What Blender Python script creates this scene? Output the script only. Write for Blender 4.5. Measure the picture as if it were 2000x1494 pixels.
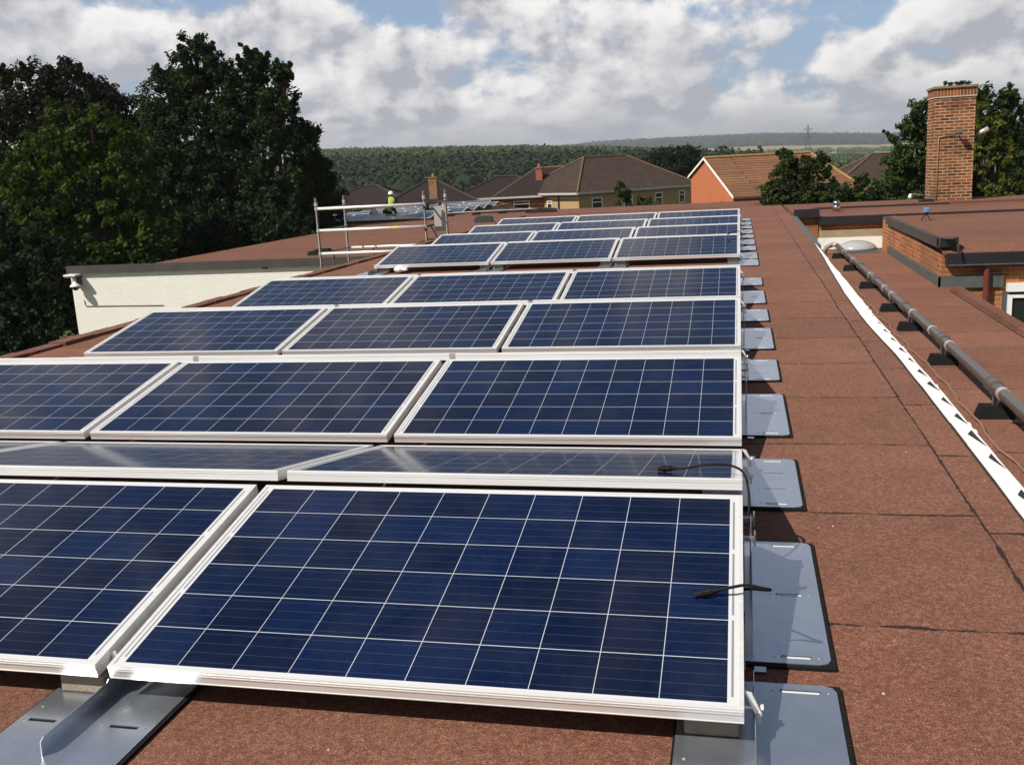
import bpy, bmesh, math, random
import numpy as np
from mathutils import Vector, Matrix, Euler, noise as mnoise
R = math.radians
random.seed(7)
rng = np.random.default_rng(11)
scene = bpy.context.scene
for o in list(bpy.data.objects): bpy.data.objects.remove(o)

# ------------------------------------------------------------------ camera
cd = bpy.data.cameras.new('camera'); cam = bpy.data.objects.new('camera', cd)
scene.collection.objects.link(cam); scene.camera = cam
cd.sensor_fit = 'HORIZONTAL'; cd.sensor_width = 36.0
cd.lens = 1927.3 / 2000 * 36.0
cd.clip_start = 0.05; cd.clip_end = 30000
right = Vector((0.97432892, 0.21895497, -0.05236298))
down = Vector((-0.00356211, -0.21756811, -0.97603864))
fwd = Vector((-0.22510103, 0.95116919, -0.21120296))
rot = Matrix((right, -down, -fwd)).transposed()
cam.matrix_world = Matrix.Translation((-0.0067, -3.0699, 1.0511)) @ rot.to_4x4()

# ------------------------------------------------------------------ world
SUN = Vector((-0.68, -0.63, 1.0)).normalized()          # towards the sun
world = bpy.data.worlds.new('World'); scene.world = world
world.use_nodes = True
wt = world.node_tree; wt.nodes.clear()
def WN(t, **k):
    n = wt.nodes.new(t)
    for a, b in k.items():
        if a.startswith('i_'):
            key = a[2:]
            n.inputs[int(key) if key.isdigit() else key].default_value = b
        else: setattr(n, a, b)
    return n
def WL(a, b): wt.links.new(a, b)
def wmath(op, a, b=None, c=None, clamp=False):
    n = wt.nodes.new('ShaderNodeMath'); n.operation = op; n.use_clamp = clamp
    for i, v in enumerate((a, b, c)):
        if v is None: continue
        if isinstance(v, (int, float)): n.inputs[i].default_value = v
        else: wt.links.new(v, n.inputs[i])
    return n.outputs[0]
sky = WN('ShaderNodeTexSky', sky_type='NISHITA', sun_disc=False, sun_elevation=R(47), sun_rotation=R(227), air_density=1.0, dust_density=1.6, ozone_density=1.5)
skyb = WN('ShaderNodeVectorMath', operation='SCALE'); skyb.inputs['Scale'].default_value = 0.085
WL(sky.outputs[0], skyb.inputs[0])
tc = WN('ShaderNodeTexCoord')
sep = WN('ShaderNodeSeparateXYZ'); WL(tc.outputs['Generated'], sep.inputs[0])
dx, dy, dz = sep.outputs
def cloudfield(offx, offz):
    cx = wmath('ADD', dx, offx); cz = wmath('ADD', dz, offz)
    # puffs shrink towards the horizon: stretch the vertical coordinate there
    zz = wmath('MULTIPLY', wmath('POWER', wmath('ADD', wmath('MAXIMUM', cz, 0.0), 0.012), 0.62), 7.2)
    comb = WN('ShaderNodeCombineXYZ'); WL(wmath('MULTIPLY', cx, 7.0), comb.inputs[0]); WL(wmath('MULTIPLY', dy, 5.0), comb.inputs[1]); WL(zz, comb.inputs[2])
    n1 = WN('ShaderNodeTexNoise', i_Scale=1.9, i_Detail=10.0, i_Roughness=0.545, i_Distortion=0.10); WL(comb.outputs[0], n1.inputs['Vector'])
    return n1.outputs['Fac']
def gauss(az, el, wa, we, amp):
    # an opening (or bank) of cloud around one bearing and elevation of the sky
    d0 = Vector((math.sin(R(az))*math.cos(R(el)), math.cos(R(az))*math.cos(R(el)), math.sin(R(el))))
    ux = Vector((math.cos(R(az)), -math.sin(R(az)), 0)); uz = ux.cross(d0) if ux.cross(d0).z > 0 else d0.cross(ux)
    def dot(v, off=0):
        n = WN('ShaderNodeVectorMath', operation='DOT_PRODUCT'); WL(tc.outputs['Generated'], n.inputs[0]); n.inputs[1].default_value = v
        return n.outputs['Value']
    a = wmath('DIVIDE', dot(ux), math.sin(R(wa))); e = wmath('DIVIDE', wmath('SUBTRACT', dot(uz), d0.dot(uz)), math.sin(R(we)))
    r2 = wmath('ADD', wmath('MULTIPLY', a, a), wmath('MULTIPLY', e, e))
    front = wmath('GREATER_THAN', dot(d0), 0.0)
    return wmath('MULTIPLY', wmath('MULTIPLY', wmath('EXPONENT', wmath('MULTIPLY', r2, -1.0)), amp), front)
f0 = cloudfield(0, 0)
f1 = cloudfield(-0.012, 0.018)
bias = None
for g in ((-20.0, 9.3, 3.0, 1.8, -0.17), (-19.5, 7.2, 1.6, 1.7, -0.10), (-29.0, 9.6, 2.6, 1.2, -0.13), (-25.5, 7.6, 4.0, 1.2, 0.10), (-15.5, 7.0, 3.2, 2.2, 0.10),
          (2.0, 7.6, 6, 1.2, -0.06), (14.5, 8.6, 3.0, 1.3, -0.10), (0.5, 9.6, 5, 1.2, 0.12), (9, 9.4, 4, 1.2, 0.12), (-37, 8, 6, 3, 0.08)):
    w = gauss(*g); bias = w if bias is None else wmath('ADD', bias, w)
# low in the sky the clouds stack up into one grey band; high up they part
elev = WN('ShaderNodeMapRange', i_1=0.0, i_2=0.13, i_3=0.20, i_4=0.105); WL(dz, elev.inputs[0])
elev2 = WN('ShaderNodeMapRange', i_1=0.16, i_2=0.55, i_3=0.0, i_4=-0.13); WL(dz, elev2.inputs[0])
base = wmath('ADD', wmath('ADD', wmath('ADD', f0, elev.outputs[0]), elev2.outputs[0]), bias)
cov = WN('ShaderNodeMapRange', interpolation_type='SMOOTHSTEP', i_1=0.47, i_2=0.60, i_3=0.0, i_4=0.97); WL(base, cov.inputs[0])
lit = wmath('MULTIPLY_ADD', wmath('SUBTRACT', f0, f1), 5.0, 0.46, clamp=True)
thick = WN('ShaderNodeMapRange', interpolation_type='SMOOTHSTEP', i_1=0.60, i_2=0.84, i_3=1.0, i_4=0.60); WL(base, thick.inputs[0])
lowfade = WN('ShaderNodeMapRange', interpolation_type='SMOOTHSTEP', i_1=0.012, i_2=0.07, i_3=0.0, i_4=1.0); WL(dz, lowfade.inputs[0])
lit2 = wmath('MULTIPLY', wmath('MULTIPLY', lit, thick.outputs[0]), wmath('MULTIPLY_ADD', lowfade.outputs[0], 0.85, 0.15))
ccol = WN('ShaderNodeMixRGB', i_1=(0.365, 0.372, 0.415, 1), i_2=(0.82, 0.795, 0.775, 1)); WL(lit2, ccol.inputs[0])
hs = WN('ShaderNodeMixRGB', i_2=(0.25, 0.37, 0.60, 1), i_0=0.5); WL(skyb.outputs[0], hs.inputs[1])
skycol = hs.outputs[0]
mixc = WN('ShaderNodeMixRGB'); WL(cov.outputs[0], mixc.inputs[0]); WL(skycol, mixc.inputs[1]); WL(ccol.outputs[0], mixc.inputs[2])
# zenith sky is darker than the bright bank of cloud near the horizon
zen = WN('ShaderNodeMapRange', i_1=0.17, i_2=0.6, i_3=1.0, i_4=0.34); WL(dz, zen.inputs[0])
fin = WN('ShaderNodeVectorMath', operation='SCALE'); WL(mixc.outputs[0], fin.inputs[0]); WL(zen.outputs[0], fin.inputs['Scale'])
bgn = WN('ShaderNodeBackground', i_Strength=1.0); WL(fin.outputs[0], bgn.inputs[0])
wo = WN('ShaderNodeOutputWorld'); WL(bgn.outputs[0], wo.inputs[0])

# ------------------------------------------------------------------ sun
sd = bpy.data.lights.new('sun', 'SUN'); sd.energy = 5.0; sd.angle = R(0.53); sd.color = (1.0, 0.93, 0.82)
so = bpy.data.objects.new('sun', sd); scene.collection.objects.link(so)
so.rotation_euler = (-SUN).to_track_quat('-Z', 'Y').to_euler()
scene.view_settings.view_transform = 'Standard'; scene.view_settings.look = 'None'
scene.view_settings.exposure = 0.30; scene.view_settings.gamma = 1.0
scene.render.engine = 'CYCLES'
scene.cycles.use_denoising = True
scene.cycles.max_bounces = 6; scene.cycles.diffuse_bounces = 3; scene.cycles.glossy_bounces = 3; scene.cycles.transmission_bounces = 3
scene.cycles.volume_bounces = 0; scene.cycles.transparent_max_bounces = 6
scene.cycles.caustics_reflective = False; scene.cycles.caustics_refractive = False

# ------------------------------------------------------------------ materials
MATS = {}
class NT:
    def __init__(s, name):
        s.m = bpy.data.materials.new(name); s.m.use_nodes = True; s.t = s.m.node_tree
        s.b = s.t.nodes['Principled BSDF']; s.out = s.t.nodes['Material Output']; MATS[name] = s.m
    def N(s, t, **k):
        n = s.t.nodes.new(t)
        for a, b in k.items():
            if a.startswith('i_'):
                key = a[2:].replace('__', ' ')
                n.inputs[int(key) if key.isdigit() else key].default_value = b
            else: setattr(n, a, b)
        return n
    def L(s, a, b): s.t.links.new(a, b)
    def math(s, op, a, b=None, c=None, clamp=False):
        n = s.t.nodes.new('ShaderNodeMath'); n.operation = op; n.use_clamp = clamp
        for i, v in enumerate((a, b, c)):
            if v is None: continue
            if isinstance(v, (int, float)): n.inputs[i].default_value = v
            else: s.t.links.new(v, n.inputs[i])
        return n.outputs[0]
    def coord(s, which='Object'):
        return s.N('ShaderNodeTexCoord').outputs[which]
    def noise(s, vec, scale, detail=3, rough=0.55, dist=0.0):
        n = s.N('ShaderNodeTexNoise', i_Scale=scale, i_Detail=detail, i_Roughness=rough, i_Distortion=dist); s.L(vec, n.inputs['Vector']); return n.outputs['Fac']
    def ramp(s, fac, stops):
        n = s.N('ShaderNodeValToRGB'); cr = n.color_ramp
        while len(cr.elements) > 1: cr.elements.remove(cr.elements[0])
        cr.elements[0].position = stops[0][0]; cr.elements[0].color = (*stops[0][1], 1)
        for p, c in stops[1:]:
            e = cr.elements.new(p); e.color = (*c, 1)
        s.L(fac, n.inputs[0]); return n.outputs[0]
    def mix(s, fac, a, b, mode='MIX'):
        n = s.N('ShaderNodeMixRGB', blend_type=mode)
        for i, v in enumerate((fac, a, b)):
            if isinstance(v, (int, float)): n.inputs[i].default_value = v
            elif isinstance(v, tuple): n.inputs[i].default_value = (*v, 1)
            else: s.L(v, n.inputs[i])
        return n.outputs[0]
    def bump(s, h, strength=0.3, dist=0.01):
        n = s.N('ShaderNodeBump', i_Strength=strength, i_Distance=dist); s.L(h, n.inputs['Height']); s.L(n.outputs[0], s.b.inputs['Normal'])
    def col(s, c):
        if isinstance(c, tuple): s.b.inputs['Base Color'].default_value = (*c, 1)
        else: s.L(c, s.b.inputs['Base Color'])
    def pr(s, rough=0.6, metal=0.0, spec=0.5, **k):
        s.b.inputs['Roughness'].default_value = rough; s.b.inputs['Metallic'].default_value = metal; s.b.inputs['Specular IOR Level'].default_value = spec
        return s.m

def simple(name, c, rough=0.6, metal=0.0, var=0.25, scale=8.0, spec=0.5, bump=0.0):
    s = NT(name); v = s.coord('Object'); f = s.noise(v, scale, 4)
    f2 = s.noise(v, scale*7, 3)
    fac = s.math('MULTIPLY_ADD', f2, 0.4, s.math('MULTIPLY', f, 0.6))
    lo = tuple(x*(1-var) for x in c); hi = tuple(min(1, x*(1+var)) for x in c)
    s.col(s.ramp(fac, [(0.3, lo), (0.7, hi)]))
    if bump: s.bump(f2, bump, 0.004)
    return s.pr(rough, metal, spec)

def felt(name, yoff=0.72, pitch=0.955, xsplit=0.848, off2=0.17, gain=1.0):
    s = NT(name); v = s.N('ShaderNodeNewGeometry').outputs['Position']
    sp = s.N('ShaderNodeSeparateXYZ'); s.L(v, sp.inputs[0]); X, Y, Z = sp.outputs
    g1 = s.noise(v, 230, 2, 0.7); g2 = s.noise(v, 75, 3, 0.65)
    big = s.noise(v, 0.7, 5, 0.6); mid = s.noise(v, 5, 4, 0.6)
    g = s.math('ADD', s.math('MULTIPLY', g1, 0.65), s.math('MULTIPLY', g2, 0.35))
    c = s.ramp(g, [(0.34, (0.036*gain, 0.016*gain, 0.011*gain)), (0.46, (0.125*gain, 0.054*gain, 0.035*gain)), (0.55, (0.200*gain, 0.090*gain, 0.060*gain)), (0.68, (0.42*gain, 0.25*gain, 0.165*gain))])
    tone = s.math('ADD', s.math('MULTIPLY_ADD', big, 0.5, 0.52), s.math('MULTIPLY', mid, 0.42))
    cb = s.N('ShaderNodeCombineColor');
    for i in range(3): s.L(tone, cb.inputs[i])
    c = s.mix(1.0, c, cb.outputs[0], 'MULTIPLY')
    pale = s.math('SUBTRACT', s.noise(v, 1.7, 6, 0.7, 0.6), 0.63, clamp=True)
    c = s.mix(s.math('MULTIPLY', pale, 2.0, clamp=True), c, (0.32, 0.19, 0.12))
    redp = s.math('SUBTRACT', s.noise(v, 0.45, 4, 0.6, 0.4), 0.52, clamp=True)
    c = s.mix(s.math('MULTIPLY', redp, 2.2, clamp=True), c, s.mix(1.0, c, (1.18, 0.86, 0.88), 'MULTIPLY'))
    damp = s.math('SUBTRACT', s.noise(v, 0.9, 6, 0.75, 1.2), 0.60, clamp=True)
    c = s.mix(s.math('MULTIPLY', damp, 2.6, clamp=True), c, s.mix(1.0, c, (0.60, 0.62, 0.66), 'MULTIPLY'))
    # torch-on seams with bitumen bleed
    wob = s.math('MULTIPLY_ADD', s.noise(v, 2.2, 5, 0.65), 0.05, s.math('MULTIPLY', s.noise(v, 28, 3, 0.7), 0.016))
    wid = s.math('ADD', s.math('MULTIPLY_ADD', s.noise(v, 7, 5, 0.75), 0.045, -0.0155), s.math('MULTIPLY_ADD', s.noise(v, 45, 2, 0.6), 0.016, -0.008))
    right_side = s.math('GREATER_THAN', X, xsplit)
    yy = s.math('ADD', s.math('ADD', Y, wob), s.math('MULTIPLY', right_side, off2))
    fr = s.math('FRACT', s.math('DIVIDE', s.math('SUBTRACT', yy, yoff), pitch))
    d = s.math('MULTIPLY', s.math('MINIMUM', fr, s.math('SUBTRACT', 1.0, fr)), pitch)
    seam = s.math('LESS_THAN', d, s.math('MAXIMUM', wid, 0.0012))
    dxs = s.math('ABSOLUTE', s.math('SUBTRACT', s.math('ADD', X, s.math('MULTIPLY_ADD', s.noise(v, 0.9, 3, 0.55), 0.04, -0.02)), xsplit))
    seam2 = s.math('LESS_THAN', dxs, s.math('MAXIMUM', s.math('MULTIPLY', wid, 0.7), 0.0028))
    al = s.math('MAXIMUM', seam, seam2)
    c = s.mix(s.math('MULTIPLY', al, 0.93), c, (0.018, 0.012, 0.012))
    # slightly different tone per sheet
    ids = s.N('ShaderNodeTexWhiteNoise', noise_dimensions='1D'); s.L(s.math('FLOOR', s.math('ADD', s.math('DIVIDE', s.math('SUBTRACT', yy, yoff), pitch), s.math('MULTIPLY', right_side, 57.0))), ids.inputs['W'])
    tv = s.math('MULTIPLY_ADD', ids.outputs['Value'], 0.16, 0.92)
    cb2 = s.N('ShaderNodeCombineColor')
    for i in range(3): s.L(tv, cb2.inputs[i])
    c = s.mix(1.0, c, cb2.outputs[0], 'MULTIPLY')
    s.col(c); s.bump(s.math('SUBTRACT', g, s.math('MULTIPLY', al, 0.4)), 0.55, 0.006)
    return s.pr(0.85, 0, 0.25)

def brick(name, c1, c2, mortar, w=0.225, h=0.075, ms=0.007, bumpd=0.006, blot=0.35, bias=0.0, dark=None, dfac=0.5):
    s = NT(name); uv = s.coord('UV')
    b = s.N('ShaderNodeTexBrick', i_Scale=1.0, i_Color1=(*c1, 1), i_Color2=(*c2, 1), i_Mortar=(*mortar, 1))
    b.inputs['Brick Width'].default_value = w; b.inputs['Row Height'].default_value = h; b.inputs['Mortar Size'].default_value = ms; b.inputs['Mortar Smooth'].default_value = 0.25; b.inputs['Bias'].default_value = bias
    wv = s.N('ShaderNodeTexNoise', i_Scale=6.0, i_Detail=2.0); s.L(uv, wv.inputs['Vector'])
    off = s.N('ShaderNodeVectorMath', operation='SCALE'); off.inputs['Scale'].default_value = 0.008; s.L(wv.outputs['Color'], off.inputs[0])
    ad = s.N('ShaderNodeVectorMath', operation='ADD'); s.L(uv, ad.inputs[0]); s.L(off.outputs[0], ad.inputs[1]); s.L(ad.outputs[0], b.inputs['Vector'])
    n = s.noise(uv, 1.3, 5, 0.65); n2 = s.noise(uv, 30, 3, 0.6)
    tone = s.math('ADD', s.math('MULTIPLY_ADD', n, blot*2, 1-blot), s.math('MULTIPLY_ADD', n2, 0.5, -0.25))
    cb = s.N('ShaderNodeCombineColor')
    for i in range(3): s.L(tone, cb.inputs[i])
    c = b.outputs['Color']
    if dark:
        k = s.N('ShaderNodeMapRange', i_1=0.45, i_2=0.62, i_3=0, i_4=dfac); s.L(s.noise(uv, 0.8, 4, 0.7), k.inputs[0])
        c = s.mix(k.outputs[0], c, dark)
    s.col(s.mix(1.0, c, cb.outputs[0], 'MULTIPLY'))
    s.bump(s.math('SUBTRACT', s.math('MULTIPLY', n2, 0.3), b.outputs['Fac']), 0.6, bumpd)
    return s.pr(0.9, 0, 0.2)

def tiles(name, c1, c2, joint, moss=None, row=0.34, w=0.33, msz=0.02):
    s = NT(name); uv = s.coord('UV')
    b = s.N('ShaderNodeTexBrick', i_Scale=1.0, i_Color1=(*c1, 1), i_Color2=(*c2, 1), i_Mortar=(*joint, 1))
    b.inputs['Brick Width'].default_value = w; b.inputs['Row Height'].default_value = row; b.inputs['Mortar Size'].default_value = msz; b.inputs['Mortar Smooth'].default_value = 0.3
    s.L(uv, b.inputs['Vector'])
    n = s.noise(uv, 0.9, 5, 0.7); tone = s.math('MULTIPLY_ADD', n, 0.9, 0.55)
    cb = s.N('ShaderNodeCombineColor')
    for i in range(3): s.L(tone, cb.inputs[i])
    c = s.mix(1.0, b.outputs['Color'], cb.outputs[0], 'MULTIPLY')
    if moss:
        k = s.N('ShaderNodeMapRange', i_1=0.58, i_2=0.72, i_3=0, i_4=0.6); s.L(s.noise(uv, 2.3, 6, 0.75), k.inputs[0])
        c = s.mix(k.outputs[0], c, moss)
    s.col(c)
    sp = s.N('ShaderNodeSeparateXYZ'); s.L(uv, sp.inputs[0])
    s.bump(s.math('FRACT', s.math('DIVIDE', sp.outputs[1], -row)), 0.9, 0.06)
    return s.pr(0.85, 0, 0.25)

def leafmat(name, c1, c2, c3, trans=0.35):
    s = NT(name)
    at = s.N('ShaderNodeAttribute', attribute_name='tint')
    col = s.ramp(at.outputs['Fac'], [(0.0, c1), (0.55, c2), (1.0, c3)])
    s.t.nodes.remove(s.b)
    d = s.N('ShaderNodeBsdfDiffuse', i_Roughness=0.5); s.L(col, d.inputs[0])
    g = s.N('ShaderNodeBsdfGlossy', i_Roughness=0.6, i_Color=(0.6, 0.65, 0.6, 1))
    t = s.N('ShaderNodeBsdfTranslucent'); s.L(s.mix(1.0, col, (1.0, 1.25, 0.35), 'MULTIPLY'), t.inputs[0])
    m1 = s.N('ShaderNodeMixShader', i_0=trans); s.L(d.outputs[0], m1.inputs[1]); s.L(t.outputs[0], m1.inputs[2])
    m2 = s.N('ShaderNodeMixShader', i_0=0.015); s.L(m1.outputs[0], m2.inputs[1]); s.L(g.outputs[0], m2.inputs[2])
    s.L(m2.outputs[0], s.out.inputs[0]); return s.m

def glass_cells(name='solar cells under glass'):
    s = NT(name); v = s.coord('Object')
    sp = s.N('ShaderNodeSeparateXYZ'); s.L(v, sp.inputs[0]); X, Y, Z = sp.outputs
    px, py = 0.1575, 0.1575; hx, hy = px*5, py*3
    cx = s.math('DIVIDE', s.math('ADD', X, hx), px); cy = s.math('DIVIDE', s.math('ADD', Y, hy), py)
    fx = s.math('FRACT', cx); fy = s.math('FRACT', cy)
    ex = s.math('MULTIPLY', s.math('MINIMUM', fx, s.math('SUBTRACT', 1.0, fx)), px); ey = s.math('MULTIPLY', s.math('MINIMUM', fy, s.math('SUBTRACT', 1.0, fy)), py)
    gap = s.math('MAXIMUM', s.math('LESS_THAN', ex, 0.0009), s.math('LESS_THAN', ey, 0.0013))
    inside = s.math('MULTIPLY', s.math('LESS_THAN', s.math('ABSOLUTE', X), hx), s.math('LESS_THAN', s.math('ABSOLUTE', Y), hy))
    # thin busbars along the long side, three to a cell
    b3 = s.math('FRACT', s.math('MULTIPLY', fy, 4.0)); bus = s.math('LESS_THAN', s.math('ABSOLUTE', s.math('SUBTRACT', b3, 0.5)), 0.013)
    ids = s.N('ShaderNodeCombineXYZ'); s.L(s.math('FLOOR', cx), ids.inputs[0]); s.L(s.math('FLOOR', cy), ids.inputs[1])
    oi = s.N('ShaderNodeObjectInfo'); s.L(s.math('MULTIPLY', oi.outputs['Random'], 50.0), ids.inputs[2])
    wn = s.N('ShaderNodeTexWhiteNoise', noise_dimensions='3D'); s.L(ids.outputs[0], wn.inputs['Vector'])
    cryst = s.N('ShaderNodeTexVoronoi', i_Scale=75.0); 
    s.L(v, cryst.inputs['Vector'])
    cs = s.N('ShaderNodeSeparateColor'); s.L(cryst.outputs['Color'], cs.inputs[0])
    fac = s.math('ADD', s.math('MULTIPLY_ADD', wn.outputs['Value'], 0.62, 0.16), s.math('MULTIPLY', cs.outputs[0], 0.25))
    cell = s.ramp(fac, [(0.0, (0.0017, 0.0038, 0.015)), (0.5, (0.0018, 0.0068, 0.030)), (1.0, (0.0024, 0.0112, 0.052))])
    cell = s.mix(s.math('MULTIPLY', bus, 0.36), cell, (0.14, 0.16, 0.22))
    white = (0.56, 0.57, 0.60)
    # ribbons at both short ends
    ax = s.math('ABSOLUTE', X)
    rib = s.math('MULTIPLY', s.math('GREATER_THAN', ax, 0.7955), s.math('LESS_THAN', ax, 0.8015))
    dash = s.math('GREATER_THAN', s.math('FRACT', s.math('DIVIDE', s.math('ADD', Y, hy), py*2)), 0.07)
    rib = s.math('MULTIPLY', s.math('MULTIPLY', rib, dash), s.math('LESS_THAN', s.math('ABSOLUTE', Y), hy-0.02))
    back = s.mix(s.math('MULTIPLY', rib, 0.85), white, (0.16, 0.17, 0.18))
    incol = s.mix(gap, cell, (0.50, 0.52, 0.56))
    du = s.math('MULTIPLY', s.math('SUBTRACT', s.noise(v, 3.0, 7, 0.72, 0.8), 0.40, clamp=True), 0.085)
    s.col(s.mix(du, s.mix(inside, back, incol), (0.34, 0.33, 0.31)))
    s.pr(0.13, 0, 0.5)
    s.b.inputs['IOR'].default_value = 1.38
    dust = s.noise(v, 9, 5, 0.7); rr = s.math('MULTIPLY_ADD', dust, 0.12, 0.04); s.L(rr, s.b.inputs['Roughness'])
    return s.m

def metal(name, c, rough=0.35, metallic=0.85, scale=30, aniso=(1, 1, 1), rv=0.2):
    s = NT(name); v = s.coord('Object')
    mp = s.N('ShaderNodeMapping'); mp.inputs['Scale'].default_value = aniso; s.L(v, mp.inputs['Vector'])
    n = s.noise(mp.outputs[0], scale, 4, 0.6); n2 = s.noise(mp.outputs[0], scale/6, 4, 0.6)
    f = s.math('MULTIPLY_ADD', n, 0.5, s.math('MULTIPLY', n2, 0.5))
    s.col(s.ramp(f, [(0.3, tuple(x*0.86 for x in c)), (0.7, tuple(min(1, x*1.12) for x in c))]))
    s.pr(rough, metallic, 0.5)
    s.L(s.math('MULTIPLY_ADD', f, rv, rough-rv/2), s.b.inputs['Roughness'])
    return s.m

M_felt = felt('red brown mineral felt', gain=1.10)
M_felt2 = felt('weathered felt', yoff=0.3, pitch=1.0, xsplit=-300.0, off2=0.0, gain=1.15)
M_felt3 = felt('brown felt', yoff=0.3, pitch=1.0, xsplit=-200.0, off2=0.0, gain=0.95)
M_bitumen = simple('black bitumen', (0.012, 0.012, 0.013), 0.5, 0, 0.4, 6, bump=0.3)
M_fascia = simple('dark fascia', (0.014, 0.013, 0.017), 0.45, 0, 0.3, 3)
M_coping = simple('weathered coping', (0.050, 0.043, 0.040), 0.6, 0, 0.35, 3)
M_lead = simple('grey flashing', (0.085, 0.093, 0.092), 0.6, 0.1, 0.3, 6)
M_brick = brick('orange red brick', (0.42, 0.145, 0.05), (0.25, 0.072, 0.030), (0.42, 0.30, 0.19), dark=(0.17, 0.10, 0.045), dfac=0.6)
M_chim = brick('chimney brick', (0.33, 0.112, 0.042), (0.085, 0.034, 0.020), (0.46, 0.34, 0.21), ms=0.010, dark=(0.060, 0.028, 0.018), dfac=0.55, bias=0.1)
M_white_brick = brick('white painted brick', (0.77, 0.76, 0.715), (0.745, 0.735, 0.685), (0.69, 0.675, 0.62), blot=0.09, bumpd=0.004)
M_frame = metal('anodised aluminium', (0.86, 0.86, 0.85), 0.36, 0.42, 40, (0.06, 8, 1), 0.12)
M_cells = glass_cells()
M_back = simple('white backsheet', (0.55, 0.55, 0.55), 0.6)
M_galv = metal('galvanised steel', (0.52, 0.575, 0.66), 0.27, 0.86, 9, (1, 1, 1), 0.14)
M_rubber = simple('black rubber', (0.008, 0.008, 0.008), 0.85, 0, 0.4, 30, spec=0.2, bump=0.4)
M_conc = simple('pale concrete', (0.34, 0.285, 0.22), 0.9, 0, 0.2, 20, bump=0.5)
M_cable = simple('black cable', (0.004, 0.004, 0.0045), 0.6, spec=0.2)
M_whitepaint = simple('white paint', (0.82, 0.81, 0.79), 0.5, 0, 0.05, 4)
M_stripwhite = simple('white flashing', (0.80, 0.79, 0.76), 0.55, 0, 0.08, 7, bump=0.3)
M_cond = metal('conduit steel', (0.21, 0.185, 0.175), 0.38, 0.65, 12, (6, 0.4, 6), 0.2)
M_joint = metal('pale coupling', (0.62, 0.58, 0.52), 0.35, 0.5)
M_copper = simple('aged cable', (0.21, 0.125, 0.08), 0.7)
M_lintel = simple('concrete lintel', (0.33, 0.26, 0.155), 0.9, 0, 0.25, 4, bump=0.4)
M_dome = NT('opal skylight'); M_dome.col((0.36, 0.36, 0.38)); M_dome = M_dome.pr(0.18, 0, 0.6)
M_chrome = metal('bright flue metal', (0.50, 0.50, 0.50), 0.16, 1.0, 5)
M_glass = NT('window glass'); M_glass.col((0.018, 0.021, 0.024)); M_glass = M_glass.pr(0.06, 0, 0.7)
M_redpipe = simple('oxide red paint', (0.13, 0.028, 0.022), 0.45)
M_blue = simple('pale blue plastic', (0.14, 0.22, 0.38), 0.4)
M_scaff = metal('scaffold tube', (0.085, 0.083, 0.08), 0.45, 0.4, 10, (1, 1, 3))
M_scaffb = metal('bright scaffold tube', (0.88, 0.88, 0.86), 0.38, 0.35, 10, (0.5, 1, 1))
M_yellow = simple('yellow tape', (0.65, 0.55, 0.02), 0.5)
M_bark = simple('bark', (0.075, 0.055, 0.04), 0.9, 0, 0.4, 5, bump=0.8)
M_cream = simple('cream render', (0.40, 0.33, 0.22), 0.9, 0, 0.12, 1)
M_buff = brick('buff brick', (0.41, 0.27, 0.135), (0.33, 0.215, 0.11), (0.38, 0.29, 0.19), blot=0.15)
M_redb = brick('plain red brick', (0.33, 0.085, 0.045), (0.27, 0.07, 0.04), (0.30, 0.17, 0.12), blot=0.15)
M_orangeb = brick('orange brick', (0.47, 0.145, 0.062), (0.42, 0.125, 0.055), (0.42, 0.20, 0.12), blot=0.10)
M_tile_dk = tiles('dark brown tiles', (0.060, 0.039, 0.030), (0.044, 0.029, 0.024), (0.014, 0.010, 0.009), moss=(0.10, 0.072, 0.044))
M_tile_vdk = tiles('very dark tiles', (0.027, 0.018, 0.017), (0.021, 0.014, 0.014), (0.008, 0.006, 0.006))
M_tile_or = tiles('orange brown tiles', (0.215, 0.105, 0.055), (0.165, 0.078, 0.042), (0.06, 0.03, 0.018), moss=(0.36, 0.22, 0.04), row=0.40, w=7.0, msz=0.05)
M_ridge_dk = simple('dark ridge tiles', (0.045, 0.026, 0.022), 0.85, 0, 0.3, 1)
M_ridge = simple('ridge tiles', (0.125, 0.075, 0.042), 0.85, 0, 0.3, 1)
M_ridge_or = simple('lichen ridge tiles', (0.27, 0.155, 0.045), 0.85, 0, 0.3, 1)

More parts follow.
